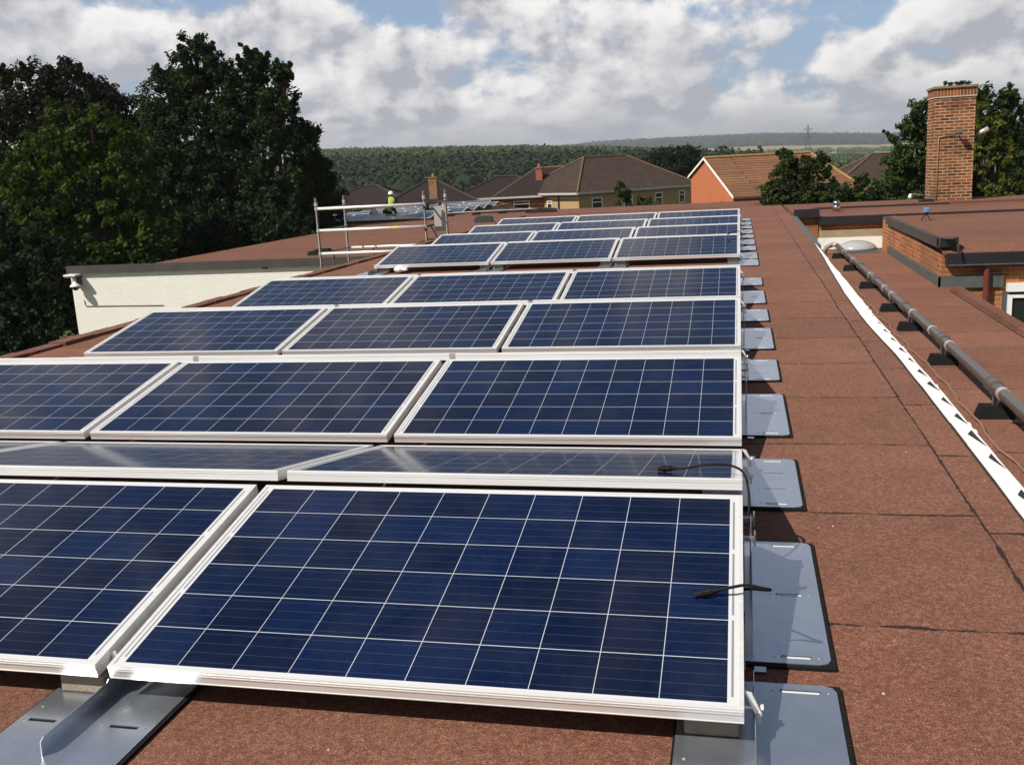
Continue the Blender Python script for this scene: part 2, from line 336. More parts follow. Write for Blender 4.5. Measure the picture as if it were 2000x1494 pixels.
# ------------------------------------------------------------------ mesh helpers
class MB:
    def __init__(s): s.v = []; s.f = []; s.mi = []
    def quad(s, *p, m=0):
        i = len(s.v); s.v += [tuple(q) for q in p]; s.f.append(tuple(range(i, i+len(p)))); s.mi.append(m); return s
    def box(s, x0, x1, y0, y1, z0, z1, m=0, taper=0.0):
        if x0 > x1: x0, x1 = x1, x0
        if y0 > y1: y0, y1 = y1, y0
        if z0 > z1: z0, z1 = z1, z0
        i = len(s.v); t = taper
        s.v += [(x0, y0, z0), (x1, y0, z0), (x1, y1, z0), (x0, y1, z0), (x0+t, y0+t, z1), (x1-t, y0+t, z1), (x1-t, y1-t, z1), (x0+t, y1-t, z1)]
        for f in ((0, 3, 2, 1), (4, 5, 6, 7), (0, 1, 5, 4), (1, 2, 6, 5), (2, 3, 7, 6), (3, 0, 4, 7)):
            s.f.append(tuple(i+k for k in f)); s.mi.append(m)
        return s
    def obox(s, c, ax, ay, az, m=0):
        c = Vector(c); ax = Vector(ax); ay = Vector(ay); az = Vector(az); i = len(s.v)
        for sz in (-1, 1):
            for sx, sy in ((-1, -1), (1, -1), (1, 1), (-1, 1)): s.v.append(tuple(c+sx*ax+sy*ay+sz*az))
        for f in ((0, 3, 2, 1), (4, 5, 6, 7), (0, 1, 5, 4), (1, 2, 6, 5), (2, 3, 7, 6), (3, 0, 4, 7)):
            s.f.append(tuple(i+k for k in f)); s.mi.append(m)
        return s
    def prism(s, poly, y0=None, y1=None, axis='y', m=0):
        # poly: 2-d outline (counter-clockwise), extruded along axis
        def P(a, b, t): return {'y': (a, t, b), 'x': (t, a, b), 'z': (a, b, t)}[axis]
        n = len(poly); i = len(s.v)
        s.v += [P(a, b, y0) for a, b in poly] + [P(a, b, y1) for a, b in poly]
        s.f.append(tuple(i+k for k in range(n))); s.f.append(tuple(i+n+k for k in reversed(range(n)))); s.mi += [m, m]
        for k in range(n):
            s.f.append((i+k, i+n+k, i+n+(k+1) % n, i+(k+1) % n)); s.mi.append(m)
        return s
    def tube(s, path, r, n=10, m=0, caps=True):
        path = [Vector(p) for p in path]; rr = r if isinstance(r, (list, tuple)) else [r]*len(path)
        i0 = len(s.v); up = None
        for k, p in enumerate(path):
            t = (path[min(k+1, len(path)-1)]-path[max(k-1, 0)]).normalized()
            if up is None: up = Vector((0, 0, 1)) if abs(t.z) < 0.9 else Vector((1, 0, 0))
            a = t.cross(up).normalized(); b = t.cross(a).normalized(); up = -b if up.dot(-b) > 0 else b
            for j in range(n):
                an = 2*math.pi*j/n; q = p+a*math.cos(an)*rr[k]+b*math.sin(an)*rr[k]; s.v.append(tuple(q))
        for k in range(len(path)-1):
            for j in range(n):
                a0 = i0+k*n+j; a1 = i0+k*n+(j+1) % n
                s.f.append((a0, a1, a1+n, a0+n)); s.mi.append(m)
        if caps:
            s.f.append(tuple(i0+j for j in reversed(range(n)))); s.f.append(tuple(i0+(len(path)-1)*n+j for j in range(n))); s.mi += [m, m]
        return s
    def lathe(s, c, prof, n=20, m=0, sx=1, sy=1):
        i0 = len(s.v)
        for r, z in prof:
            for j in range(n):
                a = 2*math.pi*j/n; s.v.append((c[0]+math.cos(a)*r*sx, c[1]+math.sin(a)*r*sy, c[2]+z))
        for k in range(len(prof)-1):
            for j in range(n):
                a0 = i0+k*n+j; a1 = i0+k*n+(j+1) % n; s.f.append((a0, a1, a1+n, a0+n)); s.mi.append(m)
        s.f.append(tuple(i0+j for j in reversed(range(n)))); s.f.append(tuple(i0+(len(prof)-1)*n+j for j in range(n))); s.mi += [m, m]
        return s
    def build(s, name, mats, parent=None, smooth=False, origin=None, bevel=0.0, rawloc=None):
        if not isinstance(mats, (list, tuple)): mats = [mats]
        org = Vector(origin) if origin is not None else (Vector((0, 0, 0)))
        if parent is not None: org = wpos(parent)
        me = bpy.data.meshes.new(name)
        me.from_pydata([tuple(Vector(v)-org) for v in s.v], [], s.f)
        for mt in mats: me.materials.append(mt)
        if len(mats) > 1: me.polygons.foreach_set('material_index', s.mi)
        bm = bmesh.new(); bm.from_mesh(me); bmesh.ops.recalc_face_normals(bm, faces=bm.faces)
        if bevel:
            bmesh.ops.bevel(bm, geom=[e for e in bm.edges if e.calc_face_angle(0) > 0.5], offset=bevel, segments=2, affect='EDGES', profile=0.5)
        uvl = bm.loops.layers.uv.new('UVMap')
        for f in bm.faces:
            n = f.normal
            if abs(n.z) > 0.985: u = Vector((1, 0, 0)); w = Vector((0, 1, 0))
            else: u = Vector((0, 0, 1)).cross(n).normalized(); w = n.cross(u).normalized()
            for l in f.loops:
                p = l.vert.co+org; l[uvl].uv = (p.dot(u), p.dot(w))
            f.smooth = smooth
        bm.to_mesh(me); bm.free()
        o = bpy.data.objects.new(name, me); scene.collection.objects.link(o)
        if parent is not None: o.parent = parent
        else: o.location = org
        return o

WP = {}
def wpos(o):
    p = Vector((0, 0, 0))
    while o is not None: p += o.location; o = o.parent
    return p
def tag(o, label=None, cat=None, group=None, kind=None):
    if label: o['label'] = label
    if cat: o['category'] = cat
    if group: o['group'] = group
    if kind: o['kind'] = kind
    return o
def thing(name, label, cat, loc=(0, 0, 0), group=None):
    o = bpy.data.objects.new(name, None); scene.collection.objects.link(o); o.location = loc; o.empty_display_size = 0.2
    return tag(o, label, cat, group)
def children(o): return [c for c in bpy.data.objects if c.parent == o]
def copy_tree(o, parent=None, kids=None):
    c = o.copy(); scene.collection.objects.link(c)
    if parent is not None: c.parent = parent
    for ch in (kids[o.name] if kids else children(o)): copy_tree(ch, c, kids)
    return c
def kidmap(o, d=None):
    d = {} if d is None else d
    d[o.name] = children(o)
    for c in d[o.name]: kidmap(c, d)
    return d

# ------------------------------------------------------------------ geometry constants
ZR = -0.30          # main roof surface; panel ridges are at z = 0
ZL = -1.10          # lower roofs
W, L, T = 1.65, 0.99, 0.1854
RS, P, G, BG = 0.169, 2.2914, 0.0377, 1.936
rowy = [i*P+(BG if i >= 4 else 0) for i in range(8)]

# ------------------------------------------------------------------ terrain
def az_lerp(az, pts):
    return np.interp(az, [p[0] for p in pts], [p[1] for p in pts])
def terrain_h(x, y):
    r = np.hypot(x, y+3); az = np.degrees(np.arctan2(x, y+3)); aaz = np.abs(az)
    near = np.interp(r, [0, 60, 110, 250, 400], [-5.2, -6.0, -7.0, -19, -20])
    crest = az_lerp(az, [(-180, 20), (-60, 26), (-30, 27), (-22, 27), (-13, 20), (-8, 13), (-4, 5), (0, -7), (4, -15), (9, -18), (60, -16), (180, 20)])
    west = np.interp(r, [0, 380, 700, 1100, 1500, 2100, 3500, 6000], [0, 0, 0.50, 0.82, 1.0, 1.0, 0.7, 0.7])
    h1 = near*(1-west)+crest*west
    h1 = np.where(r < 380, near, np.interp(west, [0, 1], [0, 1])*(crest+20)-20)
    ridge = az_lerp(az, [(-180, 60), (-40, 40), (-14, 60), (-10, 84), (-7, 93), (-4, 92), (0, 88), (1.5, 85), (4, 74), (6, 63), (7.5, 52), (8.6, 56), (10, 60), (14, 55), (40, 50), (180, 60)])
    far = np.interp(r, [0, 1200, 2200, 3000, 3700, 4500, 5200, 9000], [0, 0, 0.16, 0.30, 0.52, 0.92, 1.0, 0.8])
    h2 = -20+far*(ridge+8)
    return np.where(r < 380, near, np.maximum(h1, h2))
def h_at(x, y): return float(terrain_h(np.array([x], float), np.array([y], float))[0])

def make_terrain():
    rs = np.concatenate([np.linspace(0, 60, 8), np.geomspace(75, 14000, 92)]); na = 300
    azs = np.linspace(-math.pi, math.pi, na, endpoint=False)
    RR, AA = np.meshgrid(rs[1:], azs, indexing='ij'); x = RR*np.sin(AA); y = RR*np.cos(AA)-3
    z = terrain_h(x, y)
    V = np.stack([x, y, z], -1).reshape(-1, 3); V = np.vstack([V, [[0, -3, -5.2]]])
    nr = len(rs)-1; F = []
    for i in range(nr-1):
        for j in range(na): F.append((i*na+j, i*na+(j+1) % na, (i+1)*na+(j+1) % na, (i+1)*na+j))
    c = len(V)-1
    for j in range(na): F.append((c, (j+1) % na, j))
    me = bpy.data.meshes.new('ground'); me.from_pydata(V.tolist(), [], [f[::-1] for f in F])
    s = NT('ground'); v = s.coord('Object')
    vo = s.N('ShaderNodeTexVoronoi', i_Scale=0.0042, i_Randomness=0.9)
    mp = s.N('ShaderNodeMapping'); mp.inputs['Scale'].default_value = (0.7, 1.5, 0); mp.inputs['Rotation'].default_value = (0, 0, 0.4); s.L(v, mp.inputs['Vector']); s.L(mp.outputs[0], vo.inputs['Vector'])
    cs = s.N('ShaderNodeSeparateColor'); s.L(vo.outputs['Color'], cs.inputs[0])
    fieldc = s.ramp(cs.outputs[0], [(0.0, (0.30, 0.22, 0.11)), (0.28, (0.33, 0.25, 0.12)), (0.30, (0.15, 0.19, 0.05)), (0.55, (0.24, 0.235, 0.07)), (0.75, (0.10, 0.15, 0.045)), (1.0, (0.29, 0.21, 0.105))])
    fieldc = s.mix(0.2, fieldc, s.ramp(s.noise(v, 0.02, 5), [(0.3, (0.10, 0.12, 0.04)), (0.7, (0.34, 0.27, 0.13))]))
    grass = s.ramp(s.noise(v, 0.15, 6, 0.65), [(0.3, (0.030, 0.050, 0.016)), (0.7, (0.075, 0.10, 0.032))])
    ln = s.N('ShaderNodeVectorMath', operation='LENGTH'); s.L(v, ln.inputs[0])
    k = s.N('ShaderNodeMapRange', i_1=1200.0, i_2=1500.0, i_3=0.0, i_4=1.0); s.L(ln.outputs['Value'], k.inputs[0])
    s.col(s.mix(k.outputs[0], grass, fieldc)); s.pr(0.95, 0, 0.1)
    me.materials.append(s.m)
    o = bpy.data.objects.new('ground', me); scene.collection.objects.link(o)
    for p in me.polygons: p.use_smooth = True
    tag(o, 'grass, gardens and fields falling away into the valley', None, None, 'structure')
make_terrain()

# ------------------------------------------------------------------ woods (uncountable)
def ico(sub):
    bm = bmesh.new(); bmesh.ops.create_icosphere(bm, subdivisions=sub, radius=1.0)
    v = np.array([x.co[:] for x in bm.verts]); f = np.array([[q.index for q in p.verts] for p in bm.faces]); bm.free(); return v, f
ICO0, ICO1 = ico(1), ico(2)
def fast_mesh(name, V, F, mat):
    me = bpy.data.meshes.new(name); k = F.shape[1]
    me.vertices.add(len(V)); me.vertices.foreach_set('co', np.ascontiguousarray(V, np.float32).ravel())
    me.loops.add(F.size); me.loops.foreach_set('vertex_index', np.ascontiguousarray(F, np.int32).ravel())
    me.polygons.add(len(F)); me.polygons.foreach_set('loop_start', np.arange(0, F.size, k, dtype=np.int32))
    me.update(calc_edges=True); me.materials.append(mat); return me

def woodmat(name, stops):
    s = NT(name); v = s.coord('Object'); at = s.N('ShaderNodeAttribute', attribute_name='tint')
    n = s.noise(v, 0.25, 4, 0.7); big = s.noise(v, 0.006, 4, 0.6)
    f = s.math('ADD', s.math('MULTIPLY', at.outputs['Fac'], 0.5), s.math('ADD', s.math('MULTIPLY', n, 0.35), s.math('MULTIPLY_ADD', big, 0.8, -0.33)))
    s.col(s.ramp(f, stops)); return s.pr(0.95, 0, 0.1)
M_wood = woodmat('broadleaf canopy', [(0.1, (0.026, 0.044, 0.014)), (0.5, (0.050, 0.080, 0.023)), (0.9, (0.085, 0.12, 0.034))])
M_conifer = woodmat('dark canopy', [(0.1, (0.010, 0.020, 0.009)), (0.6, (0.022, 0.038, 0.016)), (0.95, (0.045, 0.068, 0.022))])
M_ridgewood = woodmat('far canopy', [(0.1, (0.008, 0.015, 0.010)), (0.9, (0.028, 0.042, 0.022))])

def polar(n, az0, az1, r0, r1, pw=0.5):
    az = np.radians(rng.uniform(az0, az1, n)); r = (rng.uniform(0, 1, n)**pw)*(r1-r0)+r0
    return r*np.sin(az), r*np.cos(az)-3, r, np.degrees(az)
def wood(name, n, az0, az1, r0, r1, size, mat, label, top=9, pw=0.6, thin=None, squash=0.85, nq=72):
    x, y, r, az = polar(n, az0, az1, r0, r1, pw)
    if thin is not None:
        k = thin(x, y, r, az); x, y, r, az = x[k], y[k], r[k], az[k]
    sz = size*rng.uniform(0.6, 1.3, len(x)); z = terrain_h(x, y)+top*rng.uniform(0.75, 1.1, len(x))
    n = len(x); bv, bf = ICO0; nv = len(bv); pos = np.stack([x, y, z], 1); tt = rng.uniform(0, 1, n)
    Vb = bv[None]*sz[:, None, None]*0.86*(1+rng.normal(0, 0.10, (n, nv, 1))); Vb[:, :, 2] *= squash; Vb += pos[:, None, :]
    Fb = (bf[None]+(np.arange(n)*nv)[:, None, None]).reshape(-1, 3)
    # ragged leafy faces over each crown
    d = rng.normal(0, 1, (n, nq, 3)); d[:, :, 2] = np.abs(d[:, :, 2])*0.9-0.25; d /= np.linalg.norm(d, axis=2)[:, :, None]
    lump = 1+0.13*np.sin(d[:, :, 0]*5+tt[:, None]*20)+0.10*np.sin(d[:, :, 1]*7+tt[:, None]*50)
    c = pos[:, None, :]+d*sz[:, None, None]*np.array([1, 1, squash])*(lump*rng.uniform(0.9, 1.06, (n, nq)))[:, :, None]
    nr = d+rng.normal(0, 0.38, d.shape); nr /= np.linalg.norm(nr, axis=2)[:, :, None]
    a = np.cross(nr, rng.normal(0, 1, d.shape)); a /= np.linalg.norm(a, axis=2)[:, :, None]; b = np.cross(nr, a)
    q = sz[:, None, None]*rng.uniform(0.08, 0.20, (n, nq, 1))
    Vq = np.stack([c-a*q, c-b*q*0.8, c+a*q, c+b*q*0.8], 2).reshape(-1, 3)
    nb = n*nv; i0 = nb+np.arange(n*nq)*4
    Fq = np.concatenate([np.stack([i0, i0+1, i0+2], 1), np.stack([i0, i0+2, i0+3], 1)])
    me = fast_mesh(name, np.vstack([Vb.reshape(-1, 3), Vq]), np.vstack([Fb, Fq]), mat)
    at = me.attributes.new('tint', 'FLOAT', 'POINT')
    tq = np.clip(np.repeat(tt, nq)+rng.normal(0, 0.16, n*nq), 0, 1)
    at.data.foreach_set('value', np.concatenate([np.repeat(tt*0.6, nv), np.repeat(tq, 4)]).astype(np.float32))
    o = bpy.data.objects.new(name, me); scene.collection.objects.link(o)
    return tag(o, label, None, None, 'stuff')
wood('woodland', 13000, -24, 7, 520, 1620, 6.2, M_wood, 'broad green woodland covering the hill beyond the houses', top=7)
wood('woodland', 2400, -24, 1, 330, 540, 6.0, M_conifer, 'dark belt of conifer wood at the foot of the hill', top=12, squash=1.2, nq=130)
wood('woodland', 4200, -3, 24, 420, 1200, 5.5, M_wood, 'mixed wood in the valley behind the right hand houses', top=5)
wood('woodland', 1500, -2, 24, 260, 430, 5.0, M_conifer, 'dark trees in the valley close behind the right hand houses', top=7, nq=120)
def hedges(x, y, r, az):
    f = np.array([mnoise.noise(Vector((a*0.0016+3, b*0.0042, 0.3))) for a, b in zip(x, y)]); return (f > 0.38)
wood('woodland', 8000, -14, 24, 1250, 3500, 8, M_wood, 'scattered copses and hedgerows between the pale fields', top=5, thin=hedges, pw=0.8)
wood('woodland', 8000, -16, 24, 3800, 4900, 20, M_ridgewood, 'far wooded ridge along the skyline', top=10, pw=1.0, nq=20)

# ------------------------------------------------------------------ trees
def leaves(name, clumps, nper, size, mat, parent, spread=1.0, updown=0.55):
    # clumps: array of x,y,z,radius,tint ; leaf quads in each clump's volume
    cl = np.array(clumps, float); n = len(cl)*nper
    idx = np.repeat(np.arange(len(cl)), nper)
    d = rng.normal(0, 1, (n, 3)); d /= np.linalg.norm(d, axis=1)[:, None]
    rad = rng.uniform(0, 1, n)**0.45
    c = cl[idx, :3]+d*rad[:, None]*cl[idx, 3][:, None]*np.array([1, 1, 0.85])*spread
    nrm = d*0.6+rng.normal(0, 0.55, (n, 3))+np.array([0, 0, updown]); nrm /= np.linalg.norm(nrm, axis=1)[:, None]
    a = np.cross(nrm, rng.normal(0, 1, (n, 3))); a /= np.linalg.norm(a, axis=1)[:, None]; b = np.cross(nrm, a)
    s = size*rng.uniform(0.6, 1.35, n)[:, None]
    V = np.stack([c-a*s*0.62, c-b*s*0.36+a*s*0.05, c+a*s*0.62, c+b*s*0.36+a*s*0.05], 1).reshape(-1, 3)
    F = np.arange(n*4).reshape(n, 4)
    t = np.clip(cl[idx, 4]+rng.normal(0, 0.14, n), 0, 1)
    org = np.array(wpos(parent)); me = fast_mesh(name, V-org, F, mat)
    at = me.attributes.new('tint', 'FLOAT', 'POINT'); at.data.foreach_set('value', np.repeat(t, 4).astype(np.float32))
    o = bpy.data.objects.new(name, me); scene.collection.objects.link(o); o.parent = parent; return o
def lobe_clumps(lobes, dens, rc, tint=(0.2, 0.8), shoots=0):
    out = []
    for (x, y, z, rx, ry, rz) in lobes:
        n = int(dens*(rx*ry+ry*rz+rx*rz)/3)
        for k in range(n):
            d = Vector((random.gauss(0, 1), random.gauss(0, 1), random.gauss(0, 1))).normalized()
            q = random.choice((1, 1, 1, 1, 0.82, 0.55)) * random.uniform(0.80, 1.12)
            w = 1+0.34*mnoise.noise(Vector((d.x*2.6+x, d.y*2.6, d.z*2.6+z)))
            out.append((x+d.x*rx*q*w, y+d.y*ry*q*w, z+d.z*rz*q*w, rc*random.uniform(0.35, 1.15), random.uniform(*tint)))
        for k in range(shoots):
            a = random.uniform(0, 6.28); e = random.uniform(0.0, 0.9)
            bx, by = x+math.cos(a)*rx*e, y+math.sin(a)*ry*e; bz = z+rz*math.sqrt(max(0, 1-e*e))*0.93
            h = random.uniform(0.3, 1.15)*min(1, rz/2.2)
            lx, ly = (math.cos(a)*e*0.8+random.uniform(-.3, .3))*h, (math.sin(a)*e*0.8+random.uniform(-.3, .3))*h
            for j in range(6):
                t = j/5; out.append((bx+lx*t+random.uniform(-.12, .12), by+ly*t, bz+h*t-0.2, rc*(0.62-0.42*t)*random.uniform(.7, 1.2), random.uniform(*tint)))
    return out
def tree(name, label, lobes, base, mat, dens=7, rc=0.75, nper=90, size=0.2, tint=(0.2, 0.8), shoots=3, cat='tree', group=None, trunk_r=0.28, core=None, limbs=True):
    t = thing(name, label, cat, base, group)
    mb = MB(); b = Vector(base); top = Vector((np.mean([l[0] for l in lobes]), np.mean([l[1] for l in lobes]), np.mean([l[2] for l in lobes])))
    mid = b.lerp(top, 0.55)+Vector((0.1, 0.1, 0))
    mb.tube([b-Vector((0, 0, 0.3)), b.lerp(mid, 0.5), mid, top], [trunk_r*1.25, trunk_r, trunk_r*0.8, trunk_r*0.35], 9)
    if limbs:
        for l in lobes:
            st = b.lerp(top, random.uniform(0.35, 0.7)); e = Vector(l[:3]); md = st.lerp(e, 0.5)+Vector((0, 0, 0.3))
            mb.tube([st, md, e+Vector((0, 0, l[5]*0.5))], [trunk_r*0.5, trunk_r*0.35, trunk_r*0.12], 6)
            for q in range(5):
                d = Vector((random.gauss(0, 1), random.gauss(0, 1), abs(random.gauss(0.4, 0.7)))).normalized(); e2 = Vector((e.x+d.x*l[3]*0.8, e.y+d.y*l[4]*0.8, e.z+d.z*l[5]*0.8))
                mb.tube([md.lerp(e, 0.6), e.lerp(e2, 0.5), e2], [trunk_r*0.25, trunk_r*0.14, 0.015], 5)
    mb.build('trunk', M_bark, t, smooth=True)
    cl = lobe_clumps(lobes, dens, rc, tint, shoots)
    leaves('crown', cl, nper, size, mat, t)
    return t
L_dark = leafmat('dark tree leaves', (0.010, 0.020, 0.009), (0.022, 0.040, 0.014), (0.054, 0.084, 0.024), 0.26)
L_copper = leafmat('bronze leaves', (0.014, 0.014, 0.011), (0.026, 0.027, 0.016), (0.040, 0.044, 0.020), 0.2)
L_bright = leafmat('fresh maple leaves', (0.020, 0.038, 0.008), (0.048, 0.084, 0.012), (0.11, 0.165, 0.018), 0.38)
L_mid = leafmat('mid green leaves', (0.018, 0.033, 0.010), (0.038, 0.064, 0.016), (0.075, 0.105, 0.024), 0.3)
L_yel = leafmat('yellow green leaves', (0.050, 0.065, 0.012), (0.11, 0.12, 0.020), (0.21, 0.19, 0.030), 0.3)

gz = -5.6
FT = dict(dens=52, rc=0.42, nper=62, size=0.142, shoots=7)
tree('broadleaf_tree', 'tall bronze dark tree at far left, behind the bright green tree', [(-33.97, 41, 5.5, 1.8, 1.5, 1.7), (-31.59, 41, 5.9, 1.5, 1.3, 1.2), (-30.1, 41, 4.7, 1.2, 1.1, 1.2), (-35.6, 41, 3.4, 2.05, 1.85, 2.3), (-32.4, 41, 3.2, 2.3, 1.8, 2.3), (-30.0, 42, 3.6, 1.4, 1.5, 1.9), (-28.6, 42, 2.6, 1.2, 1.5, 1.6), (-35, 41, 0.05, 2.3, 1.9, 2.3), (-31.5, 41, -0.1, 2.2, 1.6, 2.0), (-28.9, 41, 0.3, 1.6, 1.6, 1.8)],
     (-31.5, 41, gz), L_copper, **FT)
tree('broadleaf_tree', 'tallest dark green tree, centre of the left hand tree group', [(-23.64, 39, 6.2, 1.15, 1.1, 1.2), (-25.25, 39, 4.9, 1.2, 1.1, 1.3), (-22.96, 39, 4.8, 1.5, 1.3, 1.6), (-24.27, 39, 2.7, 2.2, 1.8, 2.1), (-20.98, 39, 5.3, 0.62, 0.9, 1.3), (-21.56, 39, 3.9, 1.25, 1.4, 1.7), (-22.6, 39, 1.5, 2.1, 1.7, 1.9), (-24.9, 39, -0.3, 2.4, 1.9, 1.9), (-22.1, 39, -0.9, 2.1, 1.7, 1.7), (-27.1, 40, 1.9, 1.5, 1.5, 1.9), (-26.2, 39.5, 3.6, 0.9, 1.0, 1.2), (-24, 38.5, -3, 2.6, 1.8, 1.6)],
     (-23.2, 39.3, gz), L_dark, trunk_r=0.35, **FT)
tree('broadleaf_tree', 'pointed dark tree just right of the tallest tree', [(-19.35, 38.5, 4.9, 0.36, 0.7, 1.1), (-19.9, 38.5, 3.6, 0.85, 1.1, 1.4), (-19.8, 38.5, 1.5, 1.2, 1.4, 1.8), (-19.9, 38.5, -0.7, 1.4, 1.3, 1.6), (-20.2, 38.5, -2.8, 1.6, 1.3, 1.3)],
     (-20.2, 38.9, gz), L_dark, trunk_r=0.2, **FT)
tree('broadleaf_tree', 'small dark tree at right end of left hand tree group', [(-19.2, 40, 2.4, 0.7, 0.9, 1.1), (-18.7, 40, 1.2, 0.6, 0.75, 0.9), (-19.3, 40, -0.1, 1.05, 1.1, 1.4), (-18.75, 41, -0.3, 0.6, 1.0, 1.3), (-19.4, 40, -2.2, 1.3, 1.2, 1.3)],
     (-19.2, 40.4, gz), L_dark, trunk_r=0.2, **FT)
tree('broadleaf_tree', 'bright green maple in front of the dark left hand trees', [(-25.3, 31, 2.9, 0.95, 1.1, 1.3), (-23.73, 31, 2.9, 0.75, 0.9, 1.1), (-22.6, 31, 2.4, 0.65, 0.9, 1.1), (-26.8, 31, 1.6, 1.1, 1.1, 1.4), (-24.8, 31, 1.4, 1.65, 1.3, 1.6), (-22.9, 31, 0.9, 1.05, 1.1, 1.35), (-26.3, 31, -0.3, 1.8, 1.4, 1.3), (-23.8, 31, -0.6, 1.4, 1.0, 1.3), (-22.0, 31, -0.9, 1.2, 1.0, 1.3), (-25, 30.8, -2.6, 2.4, 1.4, 1.4)],
     (-24.6, 31.5, gz), L_bright, tint=(0.0, 0.75), dens=52, rc=0.36, nper=40, size=0.17, shoots=4)
tree('broadleaf_tree', 'low dark tree at left edge beyond the white wall', [(-22.1, 24.5, -1.3, 1.3, 1.1, 1.3), (-21.0, 24.5, -1.9, 0.8, 0.9, 1.1), (-22.6, 24.5, -2.8, 1.2, 0.9, 1.2), (-21.4, 24.5, -3.3, 0.8, 0.7, 0.9), (-24.0, 24.5, -0.9, 1.6, 1.2, 1.7), (-24.2, 24.5, -3.0, 1.6, 1.2, 1.4)],
     (-22.4, 24.9, gz), L_dark, dens=70, rc=0.3, nper=46, size=0.13, shoots=4, tint=(0.0, 0.4))
tree('broadleaf_tree', 'dark understorey tree just beyond wing roof edge', [(-23.0, 35, -1.2, 1.4, 1.0, 1.1), (-20.9, 35, -0.9, 1.4, 1.0, 1.1), (-18.9, 35, -0.9, 1.25, 1.0, 0.9), (-19.0, 38, -0.9, 0.9, 0.8, 0.8), (-25.4, 35, -1.3, 1.4, 1.0, 1.1), (-27.8, 35, -1.0, 1.6, 1.0, 1.3), (-22, 34.6, -2.8, 2.6, 1.0, 1.1), (-26.5, 34.6, -3, 2.4, 1.0, 1.2)],
     (-22.4, 35.4, gz), L_dark, dens=55, rc=0.36, nper=46, size=0.16, shoots=2, tint=(0.0, 0.4))
tree('broadleaf_tree', 'very dark trees filling the left edge behind low dark tree', [(-28.5, 33, -0.2, 1.8, 1.3, 1.8), (-30.5, 33, 0.6, 1.8, 1.3, 2.2), (-28.3, 33, -3, 1.9, 1.3, 1.8), (-31, 33, -3, 1.9, 1.3, 1.9)],
     (-29.6, 33.4, gz), L_dark, dens=50, rc=0.4, nper=46, size=0.17, shoots=2, tint=(0.0, 0.4))
# right side
RT = dict(dens=80, rc=0.26, nper=46, size=0.115, shoots=4)
tree('broadleaf_tree', 'mid green tree left of the brick chimney', [(6.31, 36, 1.9, 0.6, 0.7, 0.8), (6.05, 36, 0.9, 0.75, 0.8, 0.95), (5.75, 36, -0.1, 0.65, 0.7, 0.8), (6.4, 36, -0.7, 0.9, 0.8, 0.8), (6.9, 36.3, 0.9, 0.7, 0.8, 1.4), (5.6, 36, -1.3, 0.7, 0.8, 0.7), (6.3, 36, -2.3, 1.2, 0.8, 0.9)],
     (6.2, 36.4, gz), L_mid, trunk_r=0.2, **RT)
tree('broadleaf_tree', 'large dark tree behind and right of the brick chimney', [(8.78, 38, 2.0, 1.0, 0.9, 1.0), (9.8, 38, 1.95, 0.75, 0.8, 0.95), (9.1, 38, 0.6, 1.25, 1.1, 1.35), (10.2, 38, 0.0, 0.9, 1.1, 1.35), (9.2, 38, -0.9, 1.25, 0.95, 0.95), (7.9, 38, 1.0, 0.9, 0.9, 1.3), (8.1, 38, -0.9, 0.9, 0.9, 1.0), (10.3, 38, -1.6, 0.9, 0.9, 0.9), (9.2, 38, -2.4, 1.7, 1.0, 1.0)],
     (9.1, 38.5, gz), L_mid, trunk_r=0.25, tint=(0.0, 0.55), **RT)
tree('broadleaf_tree', 'yellow green tree in front of the dark tree right of chimney', [(8.31, 34.5, 1.5, 0.5, 0.5, 0.6), (8.0, 34.5, 2.05, 0.27, 0.4, 0.5), (8.65, 34.5, 0.85, 0.42, 0.45, 0.55), (8.25, 34.5, 0.55, 0.45, 0.45, 0.55), (8.95, 34.5, 0.3, 0.26, 0.3, 0.4), (9.1, 34.5, -0.5, 0.33, 0.35, 0.45), (8.6, 34.5, -0.35, 0.42, 0.4, 0.55), (8.9, 34.5, -1.4, 0.4, 0.4, 0.45)],
     (8.45, 34.9, gz), L_yel, trunk_r=0.09, dens=110, rc=0.17, nper=44, size=0.095, shoots=3, tint=(0.0, 0.7))
tree('broadleaf_tree', 'dark tree cut off by right edge of the view', [(14.0, 48, 1.0, 1.6, 1.2, 1.7), (13.9, 48, -1.2, 1.7, 1.2, 1.5)],
     (14.2, 48.3, gz), L_dark, dens=50, rc=0.35, nper=46, size=0.16, shoots=3, trunk_r=0.2)
tree('garden_shrub', 'bushy pointed shrub in front of the orange tiled roof', [(1.93, 44, 0.75, 0.25, 0.4, 0.6), (2.27, 44, -0.15, 0.9, 0.74, 0.85), (1.71, 44, -0.7, 0.85, 0.65, 0.7), (3.27, 44, -0.15, 0.72, 0.59, 0.7), (2.93, 44, 0.5, 0.26, 0.4, 0.45), (3.93, 44, -0.8, 0.7, 0.55, 0.6), (3.58, 44, 0.6, 0.19, 0.33, 0.4), (2.15, 44, 0.35, 0.45, 0.5, 0.6), (2.9, 44, -1.1, 1.4, 0.8, 0.8), (1.3, 44, -1.5, 0.7, 0.7, 0.6), (2.8, 44, -2.3, 1.9, 0.8, 0.9)],
     (2.6, 44.4, gz), L_mid, dens=58, rc=0.26, nper=40, size=0.115, shoots=8, cat='shrub', trunk_r=0.1, tint=(0.1, 0.8))
